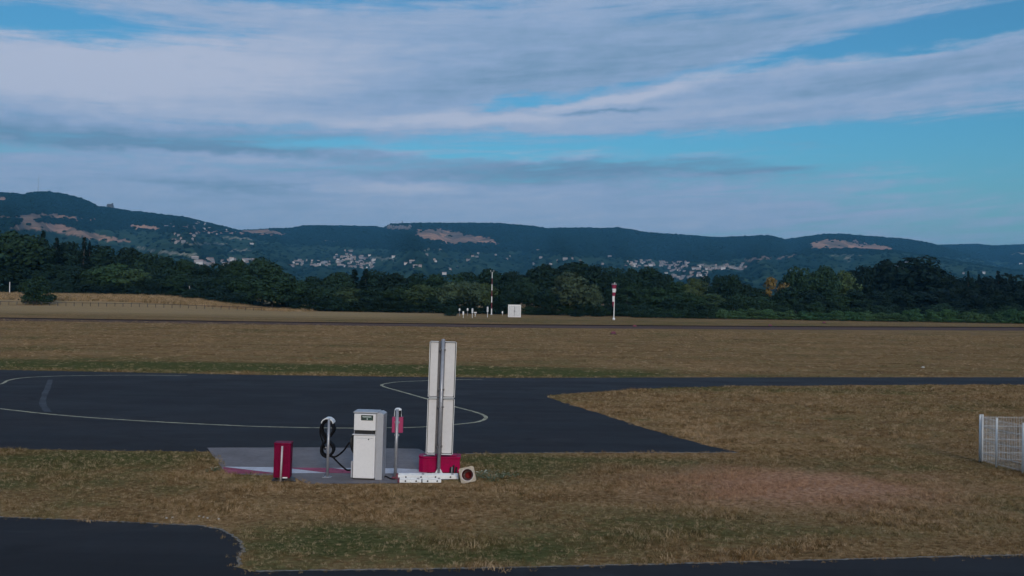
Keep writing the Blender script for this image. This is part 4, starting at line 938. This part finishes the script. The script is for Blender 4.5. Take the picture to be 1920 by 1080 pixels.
for i, p_ in enumerate(P0):
    V += [(p_[0], -.02, p_[2]), (p_[0], .30, p_[2]), (p_[0] * .93 - .003, .30, p_[2] - .022), (p_[0] * .93 - .003, -.02, p_[2] - .022)]
    if i:
        a_ = 4 * i
        for k in range(4): F.append((a_ - 4 + k, a_ - 4 + (k + 1) % 4, a_ + (k + 1) % 4, a_ + k))
part('hanger', mb.add(V, F), M_WHITE, o)
part('lower_hook', MB().tube([(0, .02, .74), (0, .26, .74), (0, .28, .80)], .018, 8), M_GREYP, o)
part('bracket', MB().box((-.045, .05, HH - .02), (.12, .06, .03)), M_GREYP, o)
# hose: windings in a figure of eight, then two runs to the pump
def P2(px, py, y): return ((px - 613.5) * ph, y, (895 - py) * ph)
pts = []
for k in range(7):
    jx_, jy_ = random.uniform(-1.2, 1.2), random.uniform(-1.5, 1.5); y0 = .06 + .032 * k; gx = 1 + .07 * (k - 1.5)
    up = [(609 + jx_, 826), (617 + jx_, 815), (620.3 * 1 + gx + jx_ * .5, 806), (617, 795), (609.5, 789 + k * .6), (601.5, 795 + jy_), (598 + jx_, 806), (601.5, 816)]
    lo = [(609 - jx_, 828), (618 + jx_, 836), (621.3 + jx_ * .5, 845), (618, 853), (610, 857.5 + jy_ * .5), (601.5, 853), (598.6 + jx_, 844), (602, 835)]
    for i, (x_, y_) in enumerate(up): pts.append(P2(x_, y_, y0 + .02 * math.sin(i)))
    for i, (x_, y_) in enumerate(lo): pts.append(P2(x_, y_, y0 + .025 + .02 * math.sin(i)))
pts.append(P2(606, 829, .27))
def sm3(P, per=5):
    out = []; Q = [P[0]] + list(P) + [P[-1]]
    for i in range(1, len(Q) - 2):
        p0, p1, p2, p3 = (np.array(Q[i + k], float) for k in (-1, 0, 1, 2))
        for j in range(per):
            t = j / per; out.append(tuple(.5 * ((2 * p1) + (-p0 + p2) * t + (2 * p0 - 5 * p1 + 4 * p2 - p3) * t * t + (-p0 + 3 * p1 - 3 * p2 + p3) * t ** 3)))
    out.append(tuple(P[-1])); return out
o = thing('fuel_hose', 'black rubber hose coiled in a figure of eight beside the pump', 'hose', qh, 0, tilt=(0, R(.7)))
part('coil', MB().tube(sm3(pts, 4), .030, 8), M_RUB, o, smooth=True)
part('loose_loop', MB().tube(sm3([P2(607, 793, .06), P2(599, 797, .05), P2(596.5, 810, .05), P2(599, 822, .06), P2(603, 833, .10), P2(606, 845, .14)], 5), .020, 8), M_RUB, o, smooth=True)
dp = pump_at - qh
part('nozzle_run', MB().tube(sm3([P2(616, 856, .08), P2(622, 857.5, .06), P2(630, 855, .02), P2(641, 846, -.02), P2(650, 835, dp.y + .02), P2(655.5, 826, dp.y + .05)], 5), .024, 8), M_RUB, o, smooth=True)
part('feed_run', MB().tube(sm3([P2(618, 855, .10), P2(624, 860, .08), P2(633, 868, .04), P2(643, 875.5, .0), P2(652, 878.3, dp.y + .12), P2(661, 879, dp.y + .2)], 5), .024, 8), M_RUB, o, smooth=True)
part('tie', MB().box(P2(609, 840, .06), (.06, .03, .025)), M_GREYP, o)
# emergency post
q = hit(741, 898); p1 = 1 / sz(q)
o = thing('emergency_post', 'grey pole with a small red box and dark capped lamp', 'post', q, 0, tilt=(0, R(.75)))
H = (898 - 766) * p1
part('pole', MB().tube([(0, 0, 0), (0, 0, H * .985)], .043, 14), M_GREYP, o, smooth=True); part('foot', MB().box((0, 0, .03), (.16, .16, .06)), M_DKRED, o, .006)
z0, z1 = (898 - 812.5) * p1, (898 - 783) * p1
bx = part('red_box', MB().box((.005, .12, (z0 + z1) / 2), (.285, .13, z1 - z0)), mat('box_red', (.36, .03, .11), .5, .2, 5), o, .012); part('box_cover', MB().box((.005, .20, (z0 + z1) / 2), (.26, .03, z1 - z0 - .05)), M_RED, bx, .006)
part('lamp', MB().lathe([(.001, H * .872), (.085, H * .872), (.085, H * .965), (.001, H * .965)], c=(.005, .13, 0), n=18), M_BLACK, o); part('lamp_cap', MB().lathe([(.092, H * .965), (.088, H * .982), (.05, H * .997), (.001, H * 1.0)], c=(.005, .13, 0), n=18), M_WHITE, o, smooth=True)
for sx in (-1, 1): part('lamp_bar', MB().tube([(sx * .09, .13, H * .875), (sx * .082, .13, H * .97)], .009, 6), M_WHITE, o)
for zz in (.62, .8): part('clamp', MB().box((0, .045, H * zz), (.12, .04, .05)), M_GREYP, o)
# back of the tall sign
q = hit(822, 891); p1 = 1 / sz(q)
o = thing('sign_board', 'tall narrow white sign seen from behind on a grey pole', 'sign', q, R(3), tilt=(0, R(1.05)))
Zs = lambda py: (891 - py) * p1
Wd = 50 * p1; M_SIGNW = mat('sign_back_white', (.60, .585, .585), .5, .07, 1.2); M_SIGND = mat('sign_channel', (.10, .095, .10), .5, .2, 3, metal=.3)
part('pole', MB().tube([(0, 0, 0), (0, 0, Zs(637))], .046, 16), M_GREYP, o, smooth=True); part('pole_cap', MB().lathe([(.050, Zs(638.5)), (.046, Zs(636.5)), (.001, Zs(636))], n=16), M_GREYP, o, smooth=True)
def rrect(x0, x1, z0_, z1_, r, m=4):
    out = []
    for cx, cz, a0 in ((x1 - r, z1_ - r, 0), (x0 + r, z1_ - r, 90), (x0 + r, z0_ + r, 180), (x1 - r, z0_ + r, 270)):
        for i in range(m + 1): out.append((cx + r * math.cos(R(a0 + 90 * i / m)), cz + r * math.sin(R(a0 + 90 * i / m))))
    return out[::-1]
for (ya, yb) in ((641, 746.6), (748, 853)):
    bd = part('board', MB().prism_y(rrect(-Wd / 2, Wd / 2, Zs(yb), Zs(ya), .03), .13, .16), M_SIGND, o, .004)  # dark board: centre channel, plus painted shadow lines between panels and lips
    for (xa, xb) in ((-Wd / 2 + .028, -.125), (.058, Wd / 2 - .032)):
        part('back_panel', MB().prism_y(rrect(xa, xb, Zs(yb) + .03, Zs(ya) - .03, .03), .112, .128), M_SIGNW, bd, .003)
        for zc in (Zs(yb) + .006, Zs(ya) - .006): part('frame_lip', MB().box(((xa + xb) / 2, .085, zc), (xb - xa + .012, .09, .012)), M_WHITE, bd)
    for k in (-1, 1): part('frame_lip', MB().box((k * (Wd / 2 - .004), .085, (Zs(ya) + Zs(yb)) / 2), (.012, .09, Zs(ya) - Zs(yb) - .03)), M_WHITE, bd)
    for zc in (Zs(ya) - .22, Zs(yb) + .22): part('clamp', MB().box((-.005, .02, zc), (.16, .12, .04)), M_SIGND, bd)
for k in range(4):
    w_ = k * 1.5708 + .785; part('gusset', MB().add([(.05 * math.cos(w_), .05 * math.sin(w_), .02), (.15 * math.cos(w_), .15 * math.sin(w_), .02), (.05 * math.cos(w_), .05 * math.sin(w_), .17), (.05 * math.cos(w_) + .01, .05 * math.sin(w_) + .01, .02), (.15 * math.cos(w_) + .01, .15 * math.sin(w_) + .01, .02), (.05 * math.cos(w_) + .01, .05 * math.sin(w_) + .01, .17)], [(0, 1, 2), (3, 5, 4), (0, 2, 5, 3), (0, 3, 4, 1), (1, 4, 5, 2)]), M_WHITE, o)
part('base_plate', MB().box((0, 0, .012), (.34, .34, .024)), M_WHITE, o, .003)
# red bin behind the sign
q = atY(824, 888, 25.25); q.z = .012; p1 = 1 / sz(q)
M_BIN = mat('bin_red', (.31, .002, .055), .45, .25, 3, spec=.10)
o = thing('red_bin', 'low red plastic bin on the ground behind the tall sign', 'bin', q, R(2))
w2 = 38 * p1; hb = .44
part('tub', MB().prism([(-w2, -.16), (-w2 + .10, -.24), (w2, -.24), (w2, .26), (-w2 + .06, .26), (-w2, .18)], .0, hb - .07), M_BIN, o, .018)
ld = part('lid', MB().prism([(-w2 - .01, -.10), (-w2 + .13, -.26), (w2 + .02, -.26), (w2 + .02, .28), (-w2 + .05, .28), (-w2 - .01, .18)], hb - .07, hb - .01), M_BIN, o, .016)
part('lid_rib', MB().box((.1, 0, hb), (w2 * 1.3, .32, .03)), M_BIN, ld, .01); part('hinge_bar', MB().tube([(-.42, -.24, hb + .012), (-.12, -.25, hb + .03)], .014, 6), M_GREYP, ld)
for k in (-.30, .30): part('panel_rib', MB().box((k, -.247, .19), (.03, .02, .30)), M_BIN, o, .004)
for k in range(3): part('black_fitting', MB().tube([(.30 + k * .075, -.27, .012), (.31 + k * .075, -.27, .16 + .05 * (k % 2))], .026, 8), M_BLACK, o)
part('grey_fitting', MB().tube([(.335, -.30, .012), (.345, -.30, .17)], .018, 8), M_GREYP, o)
# white boards lying in front
def board(px0, px1, py, hgt, dep, name, label, redend, nb, rz=0, lift=.012):
    a = hit(px0, py); c_ = hit(px1, py); L = (c_ - a).length
    q = Vector(((a.x + c_.x) / 2, (a.y + c_.y) / 2, lift))
    o = thing(name, label, 'board', q, math.atan2(c_.y - a.y, c_.x - a.x) + rz)
    part('plank', MB().box((0, 0, hgt * .5 + .004), (L, dep, hgt)), M_WHITE, o, .008); part('top_flange', MB().box((0, dep * .32, hgt + .012), (L * .99, dep * .30, .022)), M_WHITE, o, .004)
    for k in range(nb):
        x_ = -L / 2 + L * (k + .5) / nb + random.uniform(-.02, .02)
        part('bolt_hole', MB().lathe([(.001, 0), (.022, 0), (.022, .006), (.001, .006)], c=(x_, -dep / 2 - .001, hgt * .55), n=10, M=Matrix.Rotation(R(90), 3, 'X')), M_BLACK, o); part('bracket', MB().box((x_ + .05, -.01, hgt + .02), (.06, dep * .5, .026)), M_GREYP if k % 2 else M_WHITE, o)
    if redend: part('red_end', MB().box((-L / 2 - .022, 0, hgt * .5 + .02), (.05, dep * 1.15, hgt * 1.2)), M_DKRED, o, .006)
    return o
board(746, 859, 898.5, .105, .16, 'white_board', 'long white board lying behind the shorter ones under the sign', True, 4)
board(749, 790, 905.5, .085, .13, 'white_board', 'short white board with holes at the left front of the pile', True, 2, R(-1))
board(792, 827, 905.5, .085, .13, 'white_board', 'short yellowish white board at the right front of the pile', False, 2, R(1))
# fallen traffic cone, its hollow square base towards us
q = hit(876, 907); q.z = 0.0
M_CONEB = mat('cone_base_pale', (.42, .35, .27), .75, .3, 6); M_CONER = mat('cone_red', (.27, .030, .032), .6, .3, 5); M_CONEW = mat('cone_white', (.50, .44, .40), .6, .25, 5)
o = thing('traffic_cone', 'toppled traffic cone showing its hollow square base beside the boards', 'cone', q)
MT = Matrix.Translation((0, .02, .222)) @ Matrix.Rotation(R(-13), 4, 'Y') @ Matrix.Rotation(R(-14), 4, 'X') @ Matrix.Rotation(R(-90), 4, 'X')   # local +z points away
def cone_part(nm, prof, M, n_=28, sm=True):
    mb = MB().lathe(prof, n=n_); mb.v = [tuple(MT @ Vector(v)) for v in mb.v]; return part(nm, mb, M, o, smooth=sm)
mb = MB(); m = 32; hs = .195; V = []; F = []
for zz in (0, .035):
    for k in range(m):
        w_ = 2 * math.pi * (k + .5) / m; cx, cz = math.cos(w_), math.sin(w_); s_ = hs / max(abs(cx), abs(cz)); s_ = min(s_, hs * 1.30); V.append((cx * s_, cz * s_, zz))
    for k in range(m):
        w_ = 2 * math.pi * (k + .5) / m; V.append((.150 * math.cos(w_), .150 * math.sin(w_), zz))
for k in range(m):
    k2 = (k + 1) % m; F += [(k, k2, m + k2, m + k), (2 * m + k, 3 * m + k, 3 * m + k2, 2 * m + k2), (k, 2 * m + k, 2 * m + k2, k2), (m + k, m + k2, 3 * m + k2, 3 * m + k)]
mb.add(V, F); mb.v = [tuple(MT @ Vector(v)) for v in mb.v]; part('base', mb, M_CONEB, o)
cone_part('rim', [(.166, -.004), (.166, .0), (.144, .012), (.138, .02), (.146, -.004), (.166, -.004)], M_CONEW)
cone_part('lower_body', [(.150, .012), (.118, .15), (.113, .15), (.143, .012)], M_CONER); cone_part('white_sleeve', [(.119, .15), (.088, .28), (.082, .28), (.113, .15)], M_CONEW); cone_part('upper_body', [(.088, .28), (.034, .54), (.001, .55), (.001, .545), (.028, .53), (.082, .28)], M_CONER)
# red cabinet at the left end of the pad with its post
q = hit(527, 903); p1 = 1 / sz(q)
o = thing('red_cabinet', 'tall dark red extinguisher cabinet with a pale post in front', 'cabinet', q, R(4), tilt=(0, R(.7)))
M_CABR = mat('cabinet_red', (.165, .002, .032), .5, .25, 3, spec=.08); wc_ = 31 * p1; hc = (903 - 831) * p1
part('body', MB().box((0, .20, hc * .5 + .03), (wc_, .34, hc - .10)), M_CABR, o, .025); part('lid', MB().box((0, .20, hc - .025), (wc_ * 1.03, .37, .05)), M_CABR, o, .016)
for k in (-1, 1): part('side_rib', MB().box((k * wc_ * .27, .022, hc * .5 + .03), (wc_ * .17, .02, hc * .78)), M_CABR, o, .008)
part('base', MB().prism([(-wc_ * .55, -.08), (wc_ * .62, -.10), (wc_ * .95, -.16), (wc_ * .62, .40), (-wc_ * .55, .38)], .014, .05), M_BLACK, o, .006); part('label_strip', MB().box((wc_ * .22, -.004, .10), (.12, .006, .03)), M_WHITE, o)
part('post', MB().tube([(0, -.09, -.02), (.012, -.06, hc * .93)], .024, 10), mat('post_pale', (.52, .47, .47), .5, .15, 5, metal=.2), o, smooth=True)
# cable on the ground
a = hit(707, 893); c_ = hit(740, 901); mid = hit(722, 894.5)
tag(link('ground_cable', MB().tube(sm3([(a.x, a.y + .1, .03), (a.x + .08, a.y, .026), (mid.x, mid.y, .026), (c_.x - .1, c_.y + .1, .026), (c_.x, c_.y + .06, .03)], 5), .014, 6).mesh('ground_cable', M_RUB)), 'thin black cable on the pad from pump to emergency pole', 'cable')

# ------------------------------------------------------------------ white wire mesh fence at the right edge
M_WIRE = mat('white_wire', (.55, .56, .56), .5, .12, 6)
corner = hit(1837, 866.5); n2 = hit(1868, 876); n3 = hit(1918, 889)
FH = (866.5 - 780.5) / sz(corner)
def fence(name, label, pts, skip0=False):
    o = thing(name, label, 'fence', pts[0])
    for i, p_ in enumerate(pts):
        r = p_ - pts[0]
        if not (skip0 and i == 0): 
            ps = part('post', MB().tube([(r.x, r.y, -.05), (r.x, r.y, FH + .03)], .030, 10), M_WIRE, o, smooth=True); part('cap', MB().lathe([(.034, FH + .03), (.03, FH + .05), (.001, FH + .055)], c=(r.x, r.y, 0), n=10), M_WIRE, ps)
        if i:
            r0 = pts[i - 1] - pts[0]; d = r - r0; L = d.length; u = d.normalized(); mb = MB(); nrm = Vector((-u.y, u.x, 0)) * .035
            m_ = int(L / .05); zs = [.09, .28, .48, .68, .88, 1.08, FH - .04]
            for k in range(1, m_): 
                b_ = r0 + u * (L * k / m_) + nrm; mb.tube([(b_.x, b_.y, .05), (b_.x, b_.y, FH)], .0042, 4, False)
            for z_ in zs: 
                for dz_ in (0, .02) if z_ in (.28, .68, 1.08) else (0,):
                    a_, c2 = r0 + u * .03 + nrm * 1.15, r - u * .03 + nrm * 1.15; mb.tube([(a_.x, a_.y, z_ + dz_), (c2.x, c2.y, z_ + dz_)], .004, 4, False)
            part('mesh_panel', mb, M_WIRE, o)
    return o
u_ = (n3 - corner); u_.z = 0; step = (n2 - corner).length
run = [corner, n2, n3] + [n3 + (n3 - n2) * (k + 1) for k in range(3)]
for p_ in run: p_.z = 0
fence('wire_mesh_fence', 'white wire mesh fence running towards the viewer at the right edge', run)
c2 = corner + Vector((.085, .03, 0)); fence('wire_mesh_fence', 'rear white wire mesh fence running right from the corner posts', [c2, c2 + Vector((2.5, .02, 0)), c2 + Vector((5.0, .04, 0))])

# ------------------------------------------------------------------ small plants and litter near the pad
M_WEED = mat('weed_leaf', (.105, .125, .062), .6, .4, 9); M_FLOW = mat('pale_bloom', (.55, .58, .48), .7, .2, 9)
def weed(px, py, w, h, label):
    q = hit(px, py); o = thing('weed', label, 'plant', q, random.uniform(0, 6)); rr = random.Random(px); mb = MB(); fl = MB(); st = MB()
    for k in range(46):
        a = rr.uniform(0, 6.283); r = w * math.sqrt(rr.random()); z = h * rr.uniform(.15, 1) * (1 - .5 * r / w); leaf_quads(mb, Vector((r * math.cos(a), r * math.sin(a), z)), Vector((rr.uniform(-.6, .6), rr.uniform(-.8, .3), 1)), .035, rr)
    for k in range(9):
        a = rr.uniform(0, 6.283); r = w * math.sqrt(rr.random()); z = h * rr.uniform(.6, 1.1); leaf_quads(fl, Vector((r * math.cos(a), r * math.sin(a), z)), Vector((0, -.7, 1)), .022, rr); st.tube([(0, 0, 0), (r * math.cos(a) * .6, r * math.sin(a) * .6, z * .6), (r * math.cos(a), r * math.sin(a), z)], .005, 4, False)
    part('leaves', mb, M_WEED, o); part('stems', st, M_WEED, o); part('blooms', fl, M_FLOW, o)
for i, (px, py, w, h, lab) in enumerate(((905, 897, .26, .20, 'leafy weed right beside the toppled cone'), (922, 903, .22, .18, 'pale flowering weed nearest the viewer right of the cone'), (940, 896, .26, .16, 'weed in the middle of the patch right of the cone'), (958, 893, .22, .13, 'small weed farthest right of the cone'), (922, 890, .28, .16, 'weed at the back of the patch right of the cone'), (400, 884, .20, .12, 'small weed at the left corner of the concrete pad'))):
    weed(px, py, w, h, lab)
M_STONE = mat('pale_stone', (.40, .37, .32), .9, .2, 20)
for i, (px, py) in enumerate(((312, 972), (324, 971), (374, 969), (382, 970.5), (389, 972), (410, 974), (1731, 690))):
    q = hit(px, py); r = .028 if i < 6 else .13; bm = bmesh.new(); bmesh.ops.create_icosphere(bm, subdivisions=2, radius=r)
    for v in bm.verts: v.co *= random.uniform(.75, 1.15); v.co.z *= .7
    me = bpy.data.meshes.new('pale_stone'); bm.to_mesh(me); bm.free(); me.materials.append(M_STONE)
    o = link('pale_stone', me, None, (q.x, q.y, r * .35))
    if i < 6: tag(o, ORD[i] + ' small pale stone from left in the grass above lower left asphalt', 'stone', 'pale stones by the asphalt')
    else: tag(o, 'small pale lump lying far out in the right grass', 'stone')

# ------------------------------------------------------------------ grass blades
def tuft(seed, nb, spread, hmin, hmax, wid):
    rr = random.Random(seed); mb = MB()
    for k in range(nb):
        a = rr.uniform(0, 6.283); r = spread * math.sqrt(rr.random()); x, y = r * math.cos(a), r * math.sin(a); h = rr.uniform(hmin, hmax); l = rr.uniform(.2, 1.0) * h; t = rr.uniform(0, 6.283); w = rr.uniform(0, 6.283)
        ux, uy = math.cos(w) * wid, math.sin(w) * wid
        mb.add([(x - ux, y - uy, 0), (x + ux, y + uy, 0), (x + ux * .7 + l * .35 * math.cos(t), y + uy * .7 + l * .35 * math.sin(t), h * .6), (x - ux * .7 + l * .35 * math.cos(t), y - uy * .7 + l * .35 * math.sin(t), h * .6), (x + l * math.cos(t), y + l * math.sin(t), h)], [(0, 1, 2, 3), (3, 2, 4)])
    return proto('tuft', mb.mesh('tuft', M_TUFT))
tf = [tuft(i, 12, .9, .5, 1.15, .045) for i in range(4)]
PAVED = [APRON, FORE, PAD]
def grass_pts(y0, y1, dens, wfac=.62, extra=2.5):
    n_ = int(dens * (wfac * (y1 ** 2 - y0 ** 2) + 2 * extra * (y1 - y0)))
    Y = np.sqrt(rng.uniform(y0 ** 2, y1 ** 2, n_)); X_ = rng.uniform(-1, 1, n_) * (wfac * Y + extra)
    k = np.ones(n_, bool)
    j1, j2 = rng.normal(0, .09, n_), rng.normal(0, .11, n_)       # tufts creep a little over the paved edges
    for pl in PAVED: k &= ~pip(X_ + j1, Y + j2, pl)
    return np.stack([X_[k], Y[k], np.zeros(k.sum())], -1)
A = grass_pts(14.5, 31, 210); Bp = grass_pts(31, 57, 60); Cp = grass_pts(57, 150, 6.5)
G = np.concatenate([A, Bp, Cp])
patch = .5 + .5 * np.sin(G[:, 0] * 1.1 + 2 * np.sin(G[:, 1] * .9)) * np.sin(G[:, 1] * 1.7 + 1.5 * np.sin(G[:, 0] * .6))
sc_ = rng.uniform(.035, .075, len(G)) * (.65 + 1.0 * patch ** 2)
sc_[len(A):len(A) + len(Bp)] *= 1.45; sc_[len(A) + len(Bp):] *= 2.4
hgt = sc_ * rng.uniform(.45, 1.0, len(G)); hgt[len(A) + len(Bp):] *= .55
clump = rng.random(len(G)) < .05; clump[len(A) + len(Bp):] = False; sc_[clump] *= 1.9; hgt[clump] *= 1.7
tall = rng.random(len(G)) < .02; hgt[tall] *= 1.7
scatter('field_grass', G, np.stack([sc_, sc_, hgt], -1), rng.uniform(0, 6.28, len(G)), tf, 'short patchy dry grass around the apron and fuel pump')
n_ = 26000
hx = rng.uniform(-230, -56, n_); hy = rng.uniform(262, 297, n_); k = rng.random(n_) < sst((-hx - 56) / 14); hx, hy = hx[k], hy[k]
s = rng.uniform(.5, .95, len(hx))
scatter('tall_hay', np.stack([hx, hy, gz(hx, hy)], -1), np.stack([s, s, s * rng.uniform(.7, 1.3, len(s))], -1), rng.uniform(0, 6.28, len(s)), tf, 'tall dry straw coloured grass covering the left bank')

# ------------------------------------------------------------------ haze
mb = MB().box((0, 4300, 270), (17400, 10600, 560))
M_HAZE = bpy.data.materials.new('haze'); M_HAZE.use_nodes = True; nt = M_HAZE.node_tree; nt.nodes.clear()
out = nt.nodes.new('ShaderNodeOutputMaterial'); pv = nt.nodes.new('ShaderNodeVolumePrincipled')
pv.inputs['Color'].default_value = (.16, .54, .90, 1); pv.inputs['Density'].default_value = 8e-5; pv.inputs['Anisotropy'].default_value = 0.0
nt.links.new(pv.outputs[0], out.inputs['Volume'])
tag(link('haze', mb.mesh('haze', M_HAZE)), 'thin blue morning haze between the viewer and the hills', kind='stuff')
